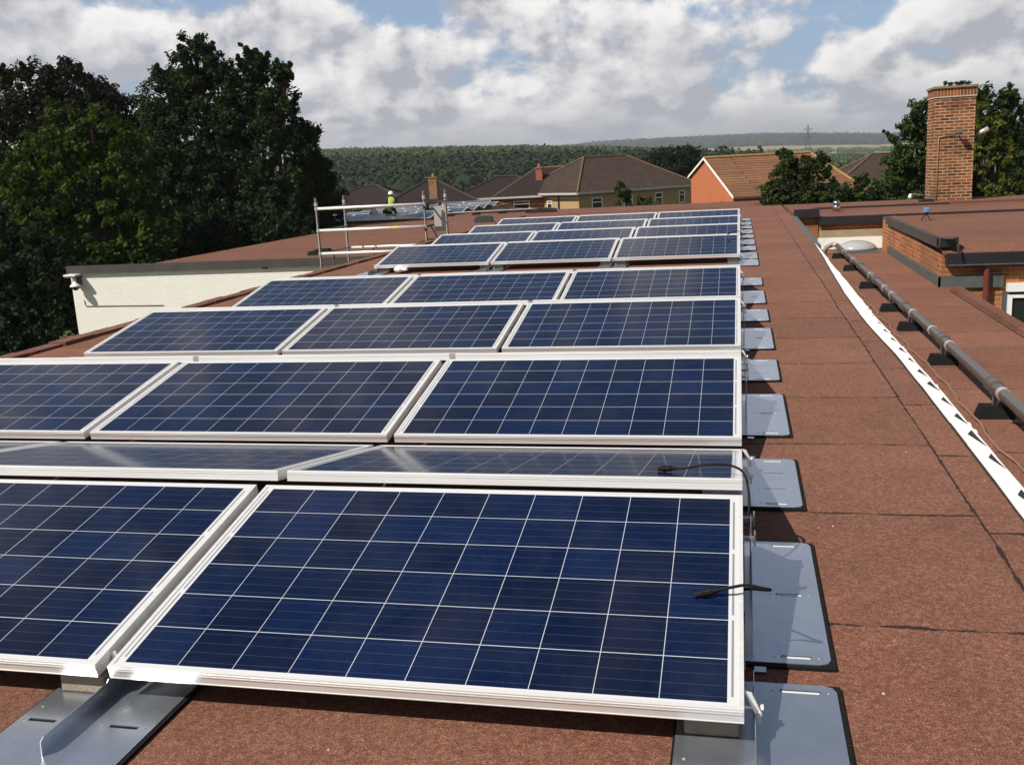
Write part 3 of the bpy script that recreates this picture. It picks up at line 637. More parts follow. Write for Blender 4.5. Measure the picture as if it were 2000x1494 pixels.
tree('garden_shrub', 'green shrub between pointed shrub and the chimney tree', [(5.02, 46, -1.1, 0.65, 0.5, 0.55), (5.7, 46, -0.8, 0.65, 0.53, 0.65), (6.4, 46, -1.1, 0.65, 0.5, 0.55), (5.5, 46, -1.5, 1.2, 0.8, 0.6), (7.1, 46, -1.2, 0.7, 0.6, 0.6), (6.2, 46, -2.4, 1.8, 0.8, 0.9)],
     (6.0, 46.4, gz), L_mid, dens=75, rc=0.26, nper=44, size=0.12, shoots=3, cat='shrub', trunk_r=0.1, tint=(0.2, 0.95))
tree('garden_shrub', 'low bright shrub tips poking above the far roof edge', [(1.0, 37, -2.2, 0.75, 0.8, 1.1), (1.7, 37, -2.5, 0.6, 0.8, 1.1)],
     (1.2, 37.1, gz), L_bright, dens=26, rc=0.25, nper=60, size=0.12, shoots=4, cat='shrub', trunk_r=0.06)
tree('garden_shrub', 'thin shrub against the shaded wall of the hipped roof house', [(-8.5, 72, -2.2, 0.8, 0.9, 1.3), (-8.6, 72, -1.2, 0.4, 0.5, 0.9)], (-8.4, 72.2, -6.3), L_mid, dens=18, rc=0.35, nper=70, size=0.17, shoots=3, cat='shrub', trunk_r=0.07)
tree('garden_shrub', 'pale shrub right of thin shrub by the hipped roof house', [(-6.5, 72, -2.5, 0.9, 0.9, 1.0), (-4.2, 72, -2.9, 1.2, 0.9, 0.6)], (-6.3, 72.2, -6.3), L_mid, dens=18, rc=0.35, nper=70, size=0.17, shoots=3, cat='shrub', trunk_r=0.07, tint=(0.4, 1.0))
tree('garden_shrub', 'small shrub at foot of the orange gable wall', [(-0.9, 60, -2.6, 0.5, 0.6, 0.8), (0.1, 60, -2.9, 0.6, 0.6, 0.7)], (-0.6, 60.2, -6.2), L_mid, dens=20, rc=0.3, nper=60, size=0.15, shoots=2, cat='shrub', trunk_r=0.06)
tree('broadleaf_tree', 'round dark tree behind the hipped roof house', [(-9.62, 150, 0.4, 3.8, 3.0, 2.6), (-11.9, 150, 0.0, 2.3, 2.4, 2.2), (-7.4, 150, 0.1, 2.3, 2.4, 2.3), (-9.6, 150, -2.6, 4.2, 3.0, 2.6)], (-9, 150.5, h_at(-9, 150)), L_dark, dens=22, rc=0.75, nper=50, size=0.34, shoots=0, trunk_r=0.4, tint=(0, 0.5))
for i, (x, y, s_) in enumerate(((-33, 120, 1.0), (-36, 128, 0.9), (-23, 118, 0.8), (8, 118, 1.0), (12.5, 125, 0.9), (17, 120, 0.9), (24, 118, 1.0))):
    z0 = h_at(x, y)
    tree('broadleaf_tree', ['dark tree behind the leftmost house roof', 'second dark tree behind the leftmost house roof', 'dark tree behind the chimneyed house', 'dark tree behind the ridge of the orange roof', 'dark tree in the gap between orange roof and right hand roof', 'dark tree behind the right hand hipped roof', 'dark tree far behind the brick chimney'][i],
         [(x, y, z0+4.2*s_, 3.2*s_, 3*s_, 2.6*s_), (x+1.8*s_, y, z0+3*s_, 2.6*s_, 2.6, 2.2*s_)], (x, y+.5, z0), L_dark, dens=18, rc=0.7, nper=44, size=0.34, shoots=0, trunk_r=0.25, tint=(0, 0.6))

# ------------------------------------------------------------------ main flat roof building
t = thing('school_building', 'long flat roofed building under the solar panels', 'building', (-2.4, 9, -5.2))
mb = MB()
mb.box(-6.04, 1.10, -8, 25.0, ZR-0.03, ZR)
mb.build('roof', M_felt, t)
mb = MB(); mb.box(-6.00, 1.08, -7.9, 24.9, -5.4, ZR-0.03); mb.build('wall', M_brick, t)
# raised felt trim along the left roof edge, slightly uneven
mb = MB(); ys = np.arange(-8, 25.01, 0.45)
for i in range(len(ys)-1):
    j = 0.006*math.sin(i*2.3)+random.uniform(-0.004, 0.004)
    mb.box(-6.13, -5.95+j, ys[i]+0.002, ys[i+1]-0.002, ZR-0.08, ZR+0.028+j, taper=0.006)
mb.build('edge_trim', M_felt3, t)
mb = MB(); mb.box(-6.04, 1.13, 24.93, 25.05, ZR-0.1, ZR+0.02, taper=0.01); mb.build('edge_trim', M_felt3, t)
# grey flashing strip along the far part of the right edge
mb = MB(); mb.prism([(1.101, 12.4), (1.18, 12.4), (1.235, 20.1), (1.101, 20.1)], ZR-0.06, ZR-0.004, 'z'); mb.build('flashing', M_lead, t)

# white strip along the edge: overlapping slips, each ending in a slanted cut with a dark notch
mbw = MB(); mbd = MB()
def LX(y): return float(np.interp(y, [-3, 0.7, 2.5, 3.8, 5.2, 6.9, 8.6, 10.2, 12.7], [1.000, 1.003, 1.011, 1.008, 0.975, 0.985, 1.02, 1.062, 1.105]))
def RX(y): return float(np.interp(y, [-3, 1, 3, 5.7, 8.6, 12.7], [1.088, 1.088, 1.092, 1.080, 1.092, 1.112]))
ysb = [-3.0, -2.0, -1.2, -0.4, 0.4, 1.11, 1.63, 2.01, 5.62, 12.9]
for a, b in zip(ysb, ysb[1:]):
    n_ = max(2, int((b-a)/0.25)); sl0 = 0.85 if a == 5.62 else 0.22; sl1 = 0.85 if b == 5.62 else 0.22
    L_ = []; R_ = []
    for k in range(n_+1):
        y = a+(b-a)*k/n_; L_.append((LX(y)+random.uniform(-.002, .002), y+(0.012 if k == 0 else 0)))
        t_ = k/n_; yr = y-sl0*(1-t_)-sl1*t_; R_.append((RX(yr)+random.uniform(-.004, .002)*(2 if yr > 5 else 1), yr+(0.012 if k == 0 else 0)))
    lift = 0.010+0.0006*ysb.index(a)
    if b == 12.9: R_ = [(x, y) for x, y in R_ if y < 12.6]; L_ = [(x, y) for x, y in L_ if y < 12.75]
    mbw.prism([*L_[::-1], *R_], ZR+lift-0.006, ZR+lift, 'z')
mbd.prism([(LX(y)-0.007, y) for y in np.linspace(-3, 12.7, 40)]+[(RX(y)+0.004, y) for y in np.linspace(12.7, -3, 40)], ZR+0.0005, ZR+0.003, 'z')
# bitumen showing in small triangular notches along the outer side
for k, y in enumerate([-0.6, -0.2, 0.1, 0.5, 0.92, 1.42, 1.80, 2.14, 2.50, 2.89, 3.24, 3.61, 3.97, 4.36, 4.73, 5.08, 5.45, 5.81, 6.22, 7.08]):
    g_ = max(0.25, min(1.0, (7.5-y)/4.5))*random.uniform(0.8, 1.15); xr = RX(y)-0.012
    mbd.prism([(xr-0.034*g_, y-0.015), (xr-0.006, y+0.05*g_), (xr-0.004, y-0.10*g_), (xr+0.002, y-0.21*g_)], ZR+0.0165, ZR+0.0172, 'z')
for k in range(9):
    y = random.uniform(0, 6); mbw.box(RX(y)-0.006, RX(y)+0.003, y, y+0.04, ZR+0.008, ZR+0.020, taper=0.002)
st = thing('edge_flashing', 'white flashing strip with dark triangular notches along right roof edge', 'flashing', (1.06, 5, ZR))
mbw.build('white_strip', M_stripwhite, st); mbd.build('bitumen_bed', M_bitumen, st)

# ------------------------------------------------------------------ lower roof on the right
t = thing('lower_roof_block', 'lower flat roof beside the main roof, carrying the steel pipe', 'building', (2.2, 8, -5.2))
mb = MB(); mb.box(1.11, 3.18, -8, 20.10, ZL-0.04, ZL); mb.build('roof', M_felt2, t)
mb = MB(); mb.box(1.135, 3.14, -7.9, 20.0, -5.4, ZL-0.04); mb.build('wall', M_brick, t)
mb = MB(); mb.box(3.12, 3.28, -8, 13.0, ZL-0.12, ZL+0.055, taper=0.012); mb.build('edge_trim', M_felt3, t)
mb = MB(); mb.box(3.09, 3.105, -8, 12.9, ZL+0.001, ZL+0.006); mb.build('edge_shadow_strip', M_bitumen, t)  # solid black strip drawn as the shade of a gap beside the trim

# ------------------------------------------------------------------ brick block right of the lower roof
t = thing('brick_block', 'orange brick block with brown felt roof, right of the pipe', 'building', (7, 16, -5.2))
mb = MB(); mb.prism([(13.40, -5.4), (20.0, -5.4), (20.0, -0.45), (13.40, -0.62)], 3.05, 13.0, 'x'); mb.build('wall', M_brick, t)
mb = MB()
mb.prism([(13.31, -0.60), (13.31, -0.565), (13.85, -0.40), (20.05, -0.395), (20.05, -0.46), (13.9, -0.46)], 3.06, 13.1, 'x'); mb.build('roof', M_felt3, t)
mb = MB(); mb.box(3.00, 3.20, 13.40, 19.2, -0.50, -0.345); mb.box(3.00, 3.28, 13.36, 13.52, -0.48, -0.335); mb.build('coping', M_coping, t)
mb = MB(); mb.box(3.02, 3.28, 13.345, 13.362, -0.48, -0.338); mb.build('coping_end_cap', M_fascia, t)
mb = MB(); mb.box(3.06, 3.20, 13.2, 19.2, -0.352+0.008, -0.338); mb.build('coping_top', M_felt3, t)
mb = MB()
mb.prism([(13.26, -0.575), (13.26, -0.75), (13.385, -0.75), (13.385, -0.60)], 3.10, 13.1, 'x'); mb.build('gutter_fascia', M_fascia, t)
mb = MB(); mb.box(3.12, 13.1, 13.246, 13.257, -0.762, -0.745); mb.build('fascia_bead', M_lead, t)
mb = MB(); mb.box(3.016, 3.046, 13.36, 19.0, ZL, ZL+0.16); mb.box(3.016, 3.95, 13.36, 13.396, ZL-0.02, ZL+0.17); mb.build('flashing', M_lead, t)
mb = MB(); mb.tube([(3.70, 13.33, -0.70), (3.70, 13.33, -5.2)], 0.048, 12); mb.box(3.64, 3.76, 13.27, 13.40, -0.80, -0.74); mb.box(3.635, 3.765, 13.30, 13.40, -1.55, -1.50); mb.build('downpipe', M_redpipe, t, smooth=False)
mb = MB(); mb.tube([(3.25, 13.25, -0.44), (3.25, 13.18, -0.50), (3.25, 13.17, -0.57)], 0.02, 8); mb.build('overflow_spout', M_bitumen, t)
wd = MB(); wd.box(4.00, 6.2, 13.30, 13.42, -1.19, -1.07)
wd = wd.build('window', M_whitepaint, t)
f = MB()
for a in ((4.02, 4.08, -2.35, -1.24), (6.10, 6.16, -2.35, -1.24), (5.0, 5.05, -2.30, -1.29)): f.box(a[0], a[1], 13.33, 13.39, a[2], a[3])
f.box(4.08, 6.10, 13.332, 13.388, -1.29, -1.24); f.box(4.08, 6.10, 13.332, 13.388, -2.35, -2.30); f.build('frame', M_whitepaint, wd)
f = MB(); f.box(4.06, 6.12, 13.365, 13.372, -2.32, -1.26); f.build('pane', M_glass, wd)
f = MB(); f.box(3.95, 6.22, 13.385, 13.398, -2.42, -1.19); f.build('reveal', M_lead, wd)

# ------------------------------------------------------------------ far block across the end of the lower roof
t = thing('far_roof_block', 'low brick block closing the far end of the lower roof', 'building', (6, 22, -5.2))
mb = MB(); mb.box(1.72, 14, 20.12, 24.5, -5.4, -0.40); mb.build('wall', M_brick, t)
mb = MB(); mb.box(1.19, 1.70, 20.10, 24.5, -5.4, -0.32); mb.build('pier', M_brick, t)
mb = MB(); mb.box(1.70, 14.2, 20.04, 23.2, -0.40, -0.352); mb.build('roof', M_felt3, t)
mb = MB(); mb.box(1.16, 14.2, 23.2, 25.2, -0.40, -0.30); mb.box(1.16, 1.70, 20.1, 23.2, -0.30, -0.235); mb.build('roof', M_felt3, t)
mb = MB(); mb.box(1.72, 5.0, 23.17, 23.195, -0.352, -0.315); mb.build('kerb', M_bitumen, t)
mb = MB(); mb.box(1.70, 14.2, 20.02, 20.06, -0.53, -0.349); mb.build('fascia', M_fascia, t)
mb = MB(); mb.box(1.18, 1.72, 19.98, 20.10, -0.345, -0.165); mb.build('fascia', M_fascia, t)
mb = MB(); mb.box(1.72, 3.42, 20.07, 20.118, -0.81, -0.655); mb.build('lintel', M_lintel, t)
mb = MB(); mb.box(1.70, 3.40, 20.06, 20.116, -1.075, -0.815); mb.build('white_panel', M_whitepaint, t)
mb = MB(); mb.box(1.74, 3.04, 20.05, 20.10, ZL+0.0, ZL+0.022); mb.build('flashing', M_lead, t)

# domed rooflight
t = thing('rooflight', 'clear domed rooflight in front of the white panel', 'rooflight', (2.46, 19.5, ZL))
mb = MB(); mb.box(2.04, 2.90, 19.12, 19.92, ZL, ZL+0.055, taper=0.01); mb.build('kerb', M_lead, t)
mb = MB(); mb.lathe((2.47, 19.52, ZL+0.056), [(0.415*math.cos(a), 0.20*math.sin(a)) for a in np.linspace(0, 1.5, 9)], 28, sy=0.9); mb.build('dome', M_dome, t, smooth=True)

# steel pipe on rubber feet
pipe_pts = [(1.97, 3.2, -0.83), (1.965, 8, -0.83), (1.97, 13, -0.84), (1.975, 18.6, -0.85)]
t = thing('steel_pipe', 'long dark steel pipe on black rubber feet along lower roof', 'pipe', (1.97, 9, -0.84))
def pp(y): return Vector((1.968+0.004*math.sin(y), y, -0.833-0.0015*(y-3)))
mb = MB(); mb.tube([pp(y) for y in np.linspace(-1.0, 18.6, 30)], 0.046, 16); mb.build('pipe_run', M_cond, t, smooth=True)
mb = MB(); mb.tube([pp(18.5), Vector((1.93, 18.9, -0.86)), Vector((1.80, 19.1, -0.95)), Vector((1.76, 19.1, -1.09))], 0.05, 12); mb.build('pipe_elbow', M_joint, t, smooth=True)
for y in (4.95, 7.0, 7.9, 9.1, 10.7, 11.4, 13.0, 15.4, 17.0, 2.6):
    mb = MB(); mb.tube([pp(y-0.03), pp(y+0.03)], 0.0515, 16); mb.build('collar', M_joint, t)
for y in (5.25, 7.35, 9.75, 12.4, 14.4, 16.4, 3.6):
    mb = MB(); mb.tube([pp(y-0.09), pp(y+0.09)], 0.055, 16); mb.tube([pp(y-0.095), pp(y-0.075)], 0.061, 16); mb.tube([pp(y+0.075), pp(y+0.095)], 0.061, 16); mb.build('coupling', M_cond, t)
fy = [2.0, 5.28, 7.42, 9.45, 11.0, 13.45, 16.0, 18.3]
for i, y in enumerate(fy[1:]):
    w = thing('rubber_foot', ['nearest black rubber foot under the steel pipe', 'second rubber foot from the front under the steel pipe', 'third rubber foot from the front under the steel pipe', 'fourth rubber foot from the front under the steel pipe', 'fifth rubber foot from the front under the steel pipe', 'sixth rubber foot from the front under the steel pipe', 'farthest rubber foot, by the rooflight end of the pipe'][i], 'pipe support', (2.12, y, ZL), 'rubber feet under the pipe')
    mb = MB(); mb.box(1.85, 2.13, y-0.09, y+0.09, ZL, ZL+0.10, taper=0.03)
    for k in range(3): mb.box(1.89+k*0.075, 1.91+k*0.075, y-0.086, y+0.086, ZL+0.02, ZL+0.094, taper=0.03)
    mb.build('block', M_rubber, w)
    mb = MB(); mb.tube([(1.97, y, ZL+0.09), (1.97, y, -0.885)], 0.006, 6); mb.tube([(2.01, y, ZL+0.09), (2.01, y, -0.885)], 0.006, 6); mb.build('bracket', M_galv, w)

# thin cable snaking along the lower roof by the edge
pts = []
for k in range(90):
    y = 0.2+k*0.15; pts.append((float(np.interp(y, [0, 3.6, 4.4, 5.2, 6.3, 7.2, 8.2, 10.9, 13.7], [1.84, 1.82, 1.80, 1.81, 1.83, 1.83, 1.80, 1.78, 1.79]))-0.05+0.012*math.sin(y*5.3)+0.006*math.sin(y*13), y, ZL+0.014+0.01*abs(math.sin(y*2.1))))
mb = MB(); mb.tube([(p[0]+0.05, p[1], p[2]) for p in pts], 0.010, 7); o = mb.build('lightning_cable', M_copper, origin=(1.7, 5, ZL), smooth=True)
tag(o, 'thin wavy brown cable lying between white strip and pipe', 'cable')
# second, straighter cable up against the panel end
# fallen leaf by a foot
mb = MB(); mb.quad((2.05, 5.10, ZL+0.006), (2.10, 5.02, ZL+0.02), (2.16, 5.06, ZL+0.008), (2.12, 5.14, ZL+0.022)); o = mb.build('dry_leaf', simple('dry leaf', (0.30, 0.16, 0.05), 0.8), origin=(2.1, 5.08, ZL)); tag(o, 'dry tan leaf beside nearest rubber foot', 'leaf')

# flue, blue lamp, chimney
t = thing('flue_pipe', 'short shiny metal flue on the far roof', 'flue', (2.26, 22.0, -0.352))
mb = MB(); mb.lathe((2.26, 22.0, -0.352), [(0.085, 0), (0.085, 0.17)], 20); mb.build('pipe', M_chrome, t, smooth=True)
mb = MB(); mb.lathe((2.26, 22.0, -0.18), [(0.090, 0), (0.090, 0.03), (0.078, 0.06), (0.045, 0.085), (0.005, 0.095)], 20); mb.build('cowl', M_chrome, t, smooth=True)
t = thing('work_lamp', 'small blue lamp on a black tripod on the brick block roof', 'lamp', (3.62, 18.2, -0.39))
mb = MB()
for a in (0.3, 2.4, 4.5): mb.tube([(3.62, 18.2, -0.24), (3.62+0.10*math.cos(a), 18.2+0.10*math.sin(a), -0.394)], 0.008, 6)
mb.build('tripod', M_bitumen, t)
mb = MB(); mb.box(3.565, 3.68, 18.13, 18.22, -0.235, -0.13, taper=0.01); mb.box(3.58, 3.66, 18.10, 18.13, -0.225, -0.15, taper=0.0); mb.build('lamp_head', M_blue, t, bevel=0.006)
mb = MB(); mb.box(3.605, 3.65, 18.15, 18.2, -0.27, -0.235); mb.build('bracket', M_bitumen, t)

t = thing('brick_chimney', 'tall square brick chimney stack on the right hand roof', 'chimney', (5.18, 24.4, -0.5))
cx0, cx1, cy0, cy1 = 4.72, 5.65, 23.9, 24.9
mb = MB(); mb.prism([(cx0, cy0), (cx1, cy0), (cx1, cy1), (cx0, cy1)], -0.6, 2.20, 'z'); mb.build('stack', M_chim, t)
mb = MB(); mb.box(cx0-0.015, cx1+0.015, cy0-0.015, cy1+0.015, 2.226, 2.42); mb.build('soldier_course', brick('soldier brick', (0.30, 0.10, 0.045), (0.16, 0.055, 0.03), (0.42, 0.32, 0.20), w=0.075, h=0.5), t)
mb = MB(); mb.box(cx0-0.02, cx1+0.02, cy0-0.02, cy1+0.02, 2.2, 2.226); mb.build('lead_band', simple('pale lead', (0.45, 0.42, 0.38), 0.7), t)
mb = MB(); mb.box(cx0-0.05, cx1+0.05, cy0-0.05, cy1+0.05, 2.42, 2.475, taper=0.015); mb.build('cap', simple('mossy cap', (0.16, 0.115, 0.07), 0.9, 0, 0.3, 5), t)
mb = MB(); mb.tube([(4.815, 23.885, -0.5), (4.825, 23.885, 1.22), (4.85, 23.885, 1.26), (5.17, 23.885, 1.29)], 0.010, 8); mb.build('conduit', M_lintel, t, smooth=True)
t = thing('chimney_floodlight', 'small floodlight on the front face of brick chimney', 'floodlight', (5.27, 23.85, 1.33))
mb = MB(); mb.box(5.20, 5.34, 23.62, 23.78, 1.33, 1.42, taper=0.02); mb.build('lamp_head', M_lead, t, bevel=0.01)
mb = MB(); mb.tube([(5.27, 23.90, 1.28), (5.27, 23.80, 1.28), (5.27, 23.72, 1.34)], 0.02, 8); mb.build('bracket', M_joint, t)
t = thing('chimney_floodlight', 'pale tube shaped lamp sticking out right of chimney', 'floodlight', (5.8, 24.2, 1.34))
mb = MB(); mb.tube([(5.72, 24.1, 1.27), (5.98, 24.0, 1.40)], [0.05, 0.065], 14); mb.build('lamp_head', M_joint, t, smooth=True)
mb = MB(); mb.tube([(5.64, 24.15, 1.24), (5.73, 24.1, 1.28)], 0.02, 8); mb.build('bracket', M_lead, t)
t = thing('roof_floodlight', 'white lamp on a horizontal arm left of chimney foot', 'floodlight', (4.3, 23.4, -0.15))
mb = MB(); mb.tube([(4.72, 23.95, -0.17), (4.15, 23.4, -0.08)], 0.014, 8); mb.build('arm', M_joint, t)
mb = MB(); mb.lathe((4.12, 23.37, -0.19), [(0.035, 0), (0.045, 0.05), (0.03, 0.10), (0.01, 0.12)], 12); mb.build('lamp_head', M_whitepaint, t, smooth=True)
mb = MB(); mb.tube([(4.5, 23.7, -0.40), (4.5, 23.7, -0.12)], 0.02, 8); mb.box(4.40, 4.72, 23.6, 23.9, -0.30, -0.24); mb.build('post', M_bitumen, t)
mb = MB()
# tufts growing on the chimney top
tf = thing('chimney_weeds', 'small weeds growing on top of brick chimney', 'plant', (5.3, 24.3, 2.47))
cl = [(5.05+random.uniform(-.05, .6), 24.0+random.uniform(0, .6), 2.50+random.uniform(0, 0.09), 0.055, random.random()) for _ in range(14)]
leaves('foliage', cl, 26, 0.05, L_mid, tf)
mb = MB()
for c in cl[:8]: mb.tube([(c[0], c[1], 2.46), (c[0]+0.01, c[1], c[2])], 0.004, 5)
mb.build('stem', M_bark, tf)

# ------------------------------------------------------------------ left wing with the white wall
t = thing('wing_building', 'lower wing with white painted brick end wall and brown felt roof', 'building', (-13, 36, -5.2))
mb = MB(); mb.box(-19.35, -6.2, 22.60, 23.6, -5.4, -1.29); mb.build('white_wall', M_white_brick, t)
mb = MB(); mb.box(-16.6, 0.9, 25.2, 47.4, -5.6, ZL-0.05); mb.box(-21.9, -14.4, 47.6, 59.9, -5.6, ZL-0.05); mb.box(-16.6, -6.2, 23.6, 25.2, -5.6, ZL-0.05); mb.build('wall', M_buff, t)
mb = MB(); mb.box(-19.40, -6.1, 22.50, 22.62, -1.29, -1.075); mb.build('parapet', M_coping, t)
mb = MB(); mb.box(-16.75, -6.14, 22.62, 25.1, ZL-0.05, ZL); mb.box(-16.75, 1.0, 25.1, 47.5, ZL-0.05, ZL); mb.box(-22.0, -14.3, 47.5, 60, ZL-0.05, ZL); mb.box(-22.0, -16.75, 42, 47.5, ZL-0.05, ZL); mb.build('roof', M_felt3, t)
mb = MB(); mb.box(-19.38, -16.75, 22.62, 23.6, -1.28, -1.19); mb.build('roof', M_bitumen, t)
mb = MB(); mb.box(-13.14, -12.96, 22.595, 22.603, -1.345, -1.30); mb.build('bare_brick_patch', M_redb, t)
mb = MB(); mb.tube([(-19.0, 22.585, -2.1), (-18.97, 22.585, -2.27), (-18.3, 22.585, -2.28), (-16.4, 22.585, -2.30)], 0.012, 6); mb.build('wall_cable', M_lead, t)
mb = MB(); mb.box(-22.0, -21.9, 42, 60, -5.4, ZL-0.05); mb.box(-22, -16.6, 42.0, 42.1, -5.4, ZL-0.05); mb.build('wall', M_buff, t)

t = thing('dome_camera', 'white dome security camera hanging on white wall corner', 'camera', (-19.1, 22.4, -1.6))
mb = MB(); mb.box(-19.32, -18.95, 22.25, 22.58, -1.39, -1.345); mb.box(-19.24, -18.98, 22.52, 22.585, -1.62, -1.39); mb.build('bracket', M_lead, t)
mb = MB(); mb.box(-19.33, -18.94, 22.243, 22.60, -1.344, -1.300); mb.build('top_plate', M_whitepaint, t)
mb = MB(); mb.lathe((-19.05, 22.35, -1.66), [(0.15, 0.0), (0.15, 0.02), (0.12, 0.06), (0.05, 0.11), (0.035, 0.14), (0.035, 0.27)], 20); mb.build('housing', M_whitepaint, t, smooth=True)
mb = MB(); mb.lathe((-19.05, 22.35, -1.78), [(0.01, 0.0), (0.06, 0.02), (0.10, 0.07), (0.11, 0.12)], 18); mb.build('dome', M_glass, t, smooth=True)

# conduit run and oddments on the wing roof
t = thing('roof_conduit', 'pale thin conduit crossing the wing roof on black blocks', 'pipe', (-13.5, 45.6, ZL))
mb = MB(); mb.tube([(-17.0, 44.0, ZL+0.16), (-10.0, 45.7, ZL+0.16)], 0.035, 8); mb.build('pipe_run', M_joint, t)
for k in range(6): mb = MB(); x = -16.6+k*1.28; mb.box(x-.2, x+.2, 44.1+k*0.31-.1, 44.1+k*0.31+.1, ZL, ZL+0.12, taper=0.03); mb.build('support_block', M_rubber, t)
mb = MB(); mb.box(-10.9, -10.15, 37.6, 38.1, ZL, ZL+0.24, taper=0.04); mb.box(-10.8, -10.25, 37.7, 38.0, ZL+0.24, ZL+0.26); o = mb.build('roof_hatch', M_bitumen, origin=(-10.5, 37.8, ZL)); tag(o, 'small black hatch box on the wing roof', 'roof hatch')
for i, (x, y) in enumerate(((-9.6, 44.5), (-12.6, 46.6), (-11.6, 46.2))):
    mb = MB(); mb.prism([(x-.5, ZL), (x+.9, ZL), (x+.9, ZL+.16), (x+.2, ZL+.24), (x-.5, ZL+.06)], y, y+.7, 'y'); o = mb.build('felt_roll', M_bitumen, origin=(x, y, ZL)); tag(o, ['black bundle on far roof in front of the buff house wall', 'black bundle left of the roof conduit end', 'black bundle in front of the red brick house'][i], 'felt roll')
for i, (x, y) in enumerate(((-11.9, 21.7+2.2), (-9.3, 26.4), (-8.6, 27.3))):
    mb = MB(); mb.box(x-.35, x+.35, y-.2, y+.2, ZL, ZL+.11, taper=.03); mb.box(x-.15, x+.3, y-.15, y+.15, ZL+.11, ZL+.17, taper=.03); o = mb.build('ballast_bag', M_rubber, origin=(x, y, ZL)); tag(o, ['black ballast heap at foot of scaffold near white wall', 'black ballast heap under right scaffold posts', 'black ballast heap behind right scaffold posts'][i], 'ballast')

# ------------------------------------------------------------------ scaffold guard rails
t = thing('scaffold_tower', 'metal scaffold tower with bright guard rails beyond left roof edge', 'scaffold', (-7.2, 16.7, -5.2))
XL, XR, YN, YF = -8.43, -6.12, 16.0, 17.5
for (x, y, zt) in ((XL, YN, 0.68), (XR, YN, 0.72), (XL, YF, 0.68), (XR, YF, 0.70)):
    mb = MB(); mb.tube([(x, y, -5.2), (x, y, zt)], 0.026, 10); p = mb.build('post', M_scaff, t, smooth=True)
    for z in (0.46, 0.02, -0.45, zt-0.13): mb = MB(); mb.tube([(x, y, z-0.035), (x, y, z+0.035)], 0.035, 10); mb.build('coupler', M_joint, p)
for z in (0.46, 0.02, -0.45):
    mb = MB(); mb.tube([(XL+0.06, YN-0.05, z), (XR-0.03, YN-0.05, z)], 0.030, 10); mb.build('guard_rail', M_scaffb, t, smooth=True)
    for x in (XL+.03, XR+.03):
        mb = MB(); mb.tube([(x, YN, z), (x, YF, z)], 0.02, 8); mb.build('side_rail', M_scaff, t, smooth=True)
mb = MB(); mb.tube([(XL+0.04, YF+0.05, -0.46), (XR, YF+0.05, -0.46)], 0.027, 10); mb.build('guard_rail', M_scaffb, t, smooth=True)
mb = MB(); mb.tube([(XL+0.3, YN, -0.47), (XL+0.28, YN, -2.5)], 0.014, 8); mb.tube([(XL+0.6, YF, -0.47), (XL+0.58, YF, -2.5)], 0.014, 8); mb.tube([(XR+.05, YN+.2, 0), (XR+.3, YN+.9, -0.9)], 0.014, 8); mb.build('brace', M_scaff, t)
mb = MB(); mb.tube([(-6.78, YN-0.05, 0.02), (-6.70, YN-0.05, 0.02)], 0.031, 10); mb.build('tape_mark', M_yellow, t)
mb = MB(); mb.box(XR+0.10, XR+0.34, 16.28, 16.30, -0.10, 0.40); o = mb.build('sign_board', simple('grey board', (0.36, 0.35, 0.33), 0.6, 0, 0.08), origin=(XR+.2, 16.3, 0.2)); tag(o, 'blank grey board hanging between the right scaffold posts', 'board')
mb = MB(); mb.box(-6.2, -5.9, 17.2, 17.26, -0.10, -0.06)

# tiny pale chips and grit lying on the felt
m = MB()
for k in range(40):
    x, y = random.uniform(0.25, 0.98), -1.4+9*random.random()**1.6; r_ = random.uniform(0.0007, 0.0026)
    if k % 9 == 0: x, y = random.uniform(-1.3, -0.2), random.uniform(-1.35, -1.0)
    m.obox((x, y, ZR+r_*0.6), (r_, r_*0.3, 0.0), (-r_*0.4, r_*0.7, r_*0.3), (0, 0.1*r_, r_*0.5))
o = m.build('stone_chips', simple('pale chips', (0.55, 0.48, 0.40), 0.8), origin=(0.6, 2, ZR)); tag(o, 'tiny pale grit chips scattered on the brown felt', None, None, 'stuff')

# ------------------------------------------------------------------ solar panels
def make_panel():
    t = thing('solar_panel', 'x', 'solar panel', (0, 0, 0), 'solar panels in rows on the roof')
    w, l = W/2, L/2
    m = MB(); lip = 0.012; H = 0.040
    m.box(-w, w, -l, -l+lip, -H, 0); m.box(-w, w, l-lip, l, -H, 0)
    m.box(-w, -w+lip, -l+lip, l-lip, -H, 0); m.box(w-lip, w, -l+lip, l-lip, -H, 0)
    m.box(-w+lip, w-lip, -l+lip, -l+0.034, -H, -H+0.002); m.box(-w+lip, w-lip, l-0.034, l-lip, -H, -H+0.002)
    for yy, sg in ((-l, -1), (l, 1)):
        m.box(-w+0.001, w-0.001, yy+sg*0.0016, yy, -0.0085, -0.0050); m.box(-w+0.001, w-0.001, yy+sg*0.0016, yy, -0.0150, -0.0125); m.box(-w+0.001, w-0.001, yy+sg*0.0012, yy, -0.0385, -0.0365)
    m.build('frame', M_frame, t)
    m = MB(); m.box(-w+lip, w-lip, -l+lip, l-lip, -0.0065, -0.0022); m.build('glass', M_cells, t)
    m = MB(); m.box(-w+lip, w-lip, -l+lip, l-lip, -0.0085, -0.0067); m.build('backsheet', M_back, t)
    return t
ORD = ['first', 'second', 'third', 'fourth', 'fifth', 'sixth', 'seventh', 'eighth']
COL = ['right end', 'middle', 'left end']
proto = make_panel(); km = kidmap(proto); first = True
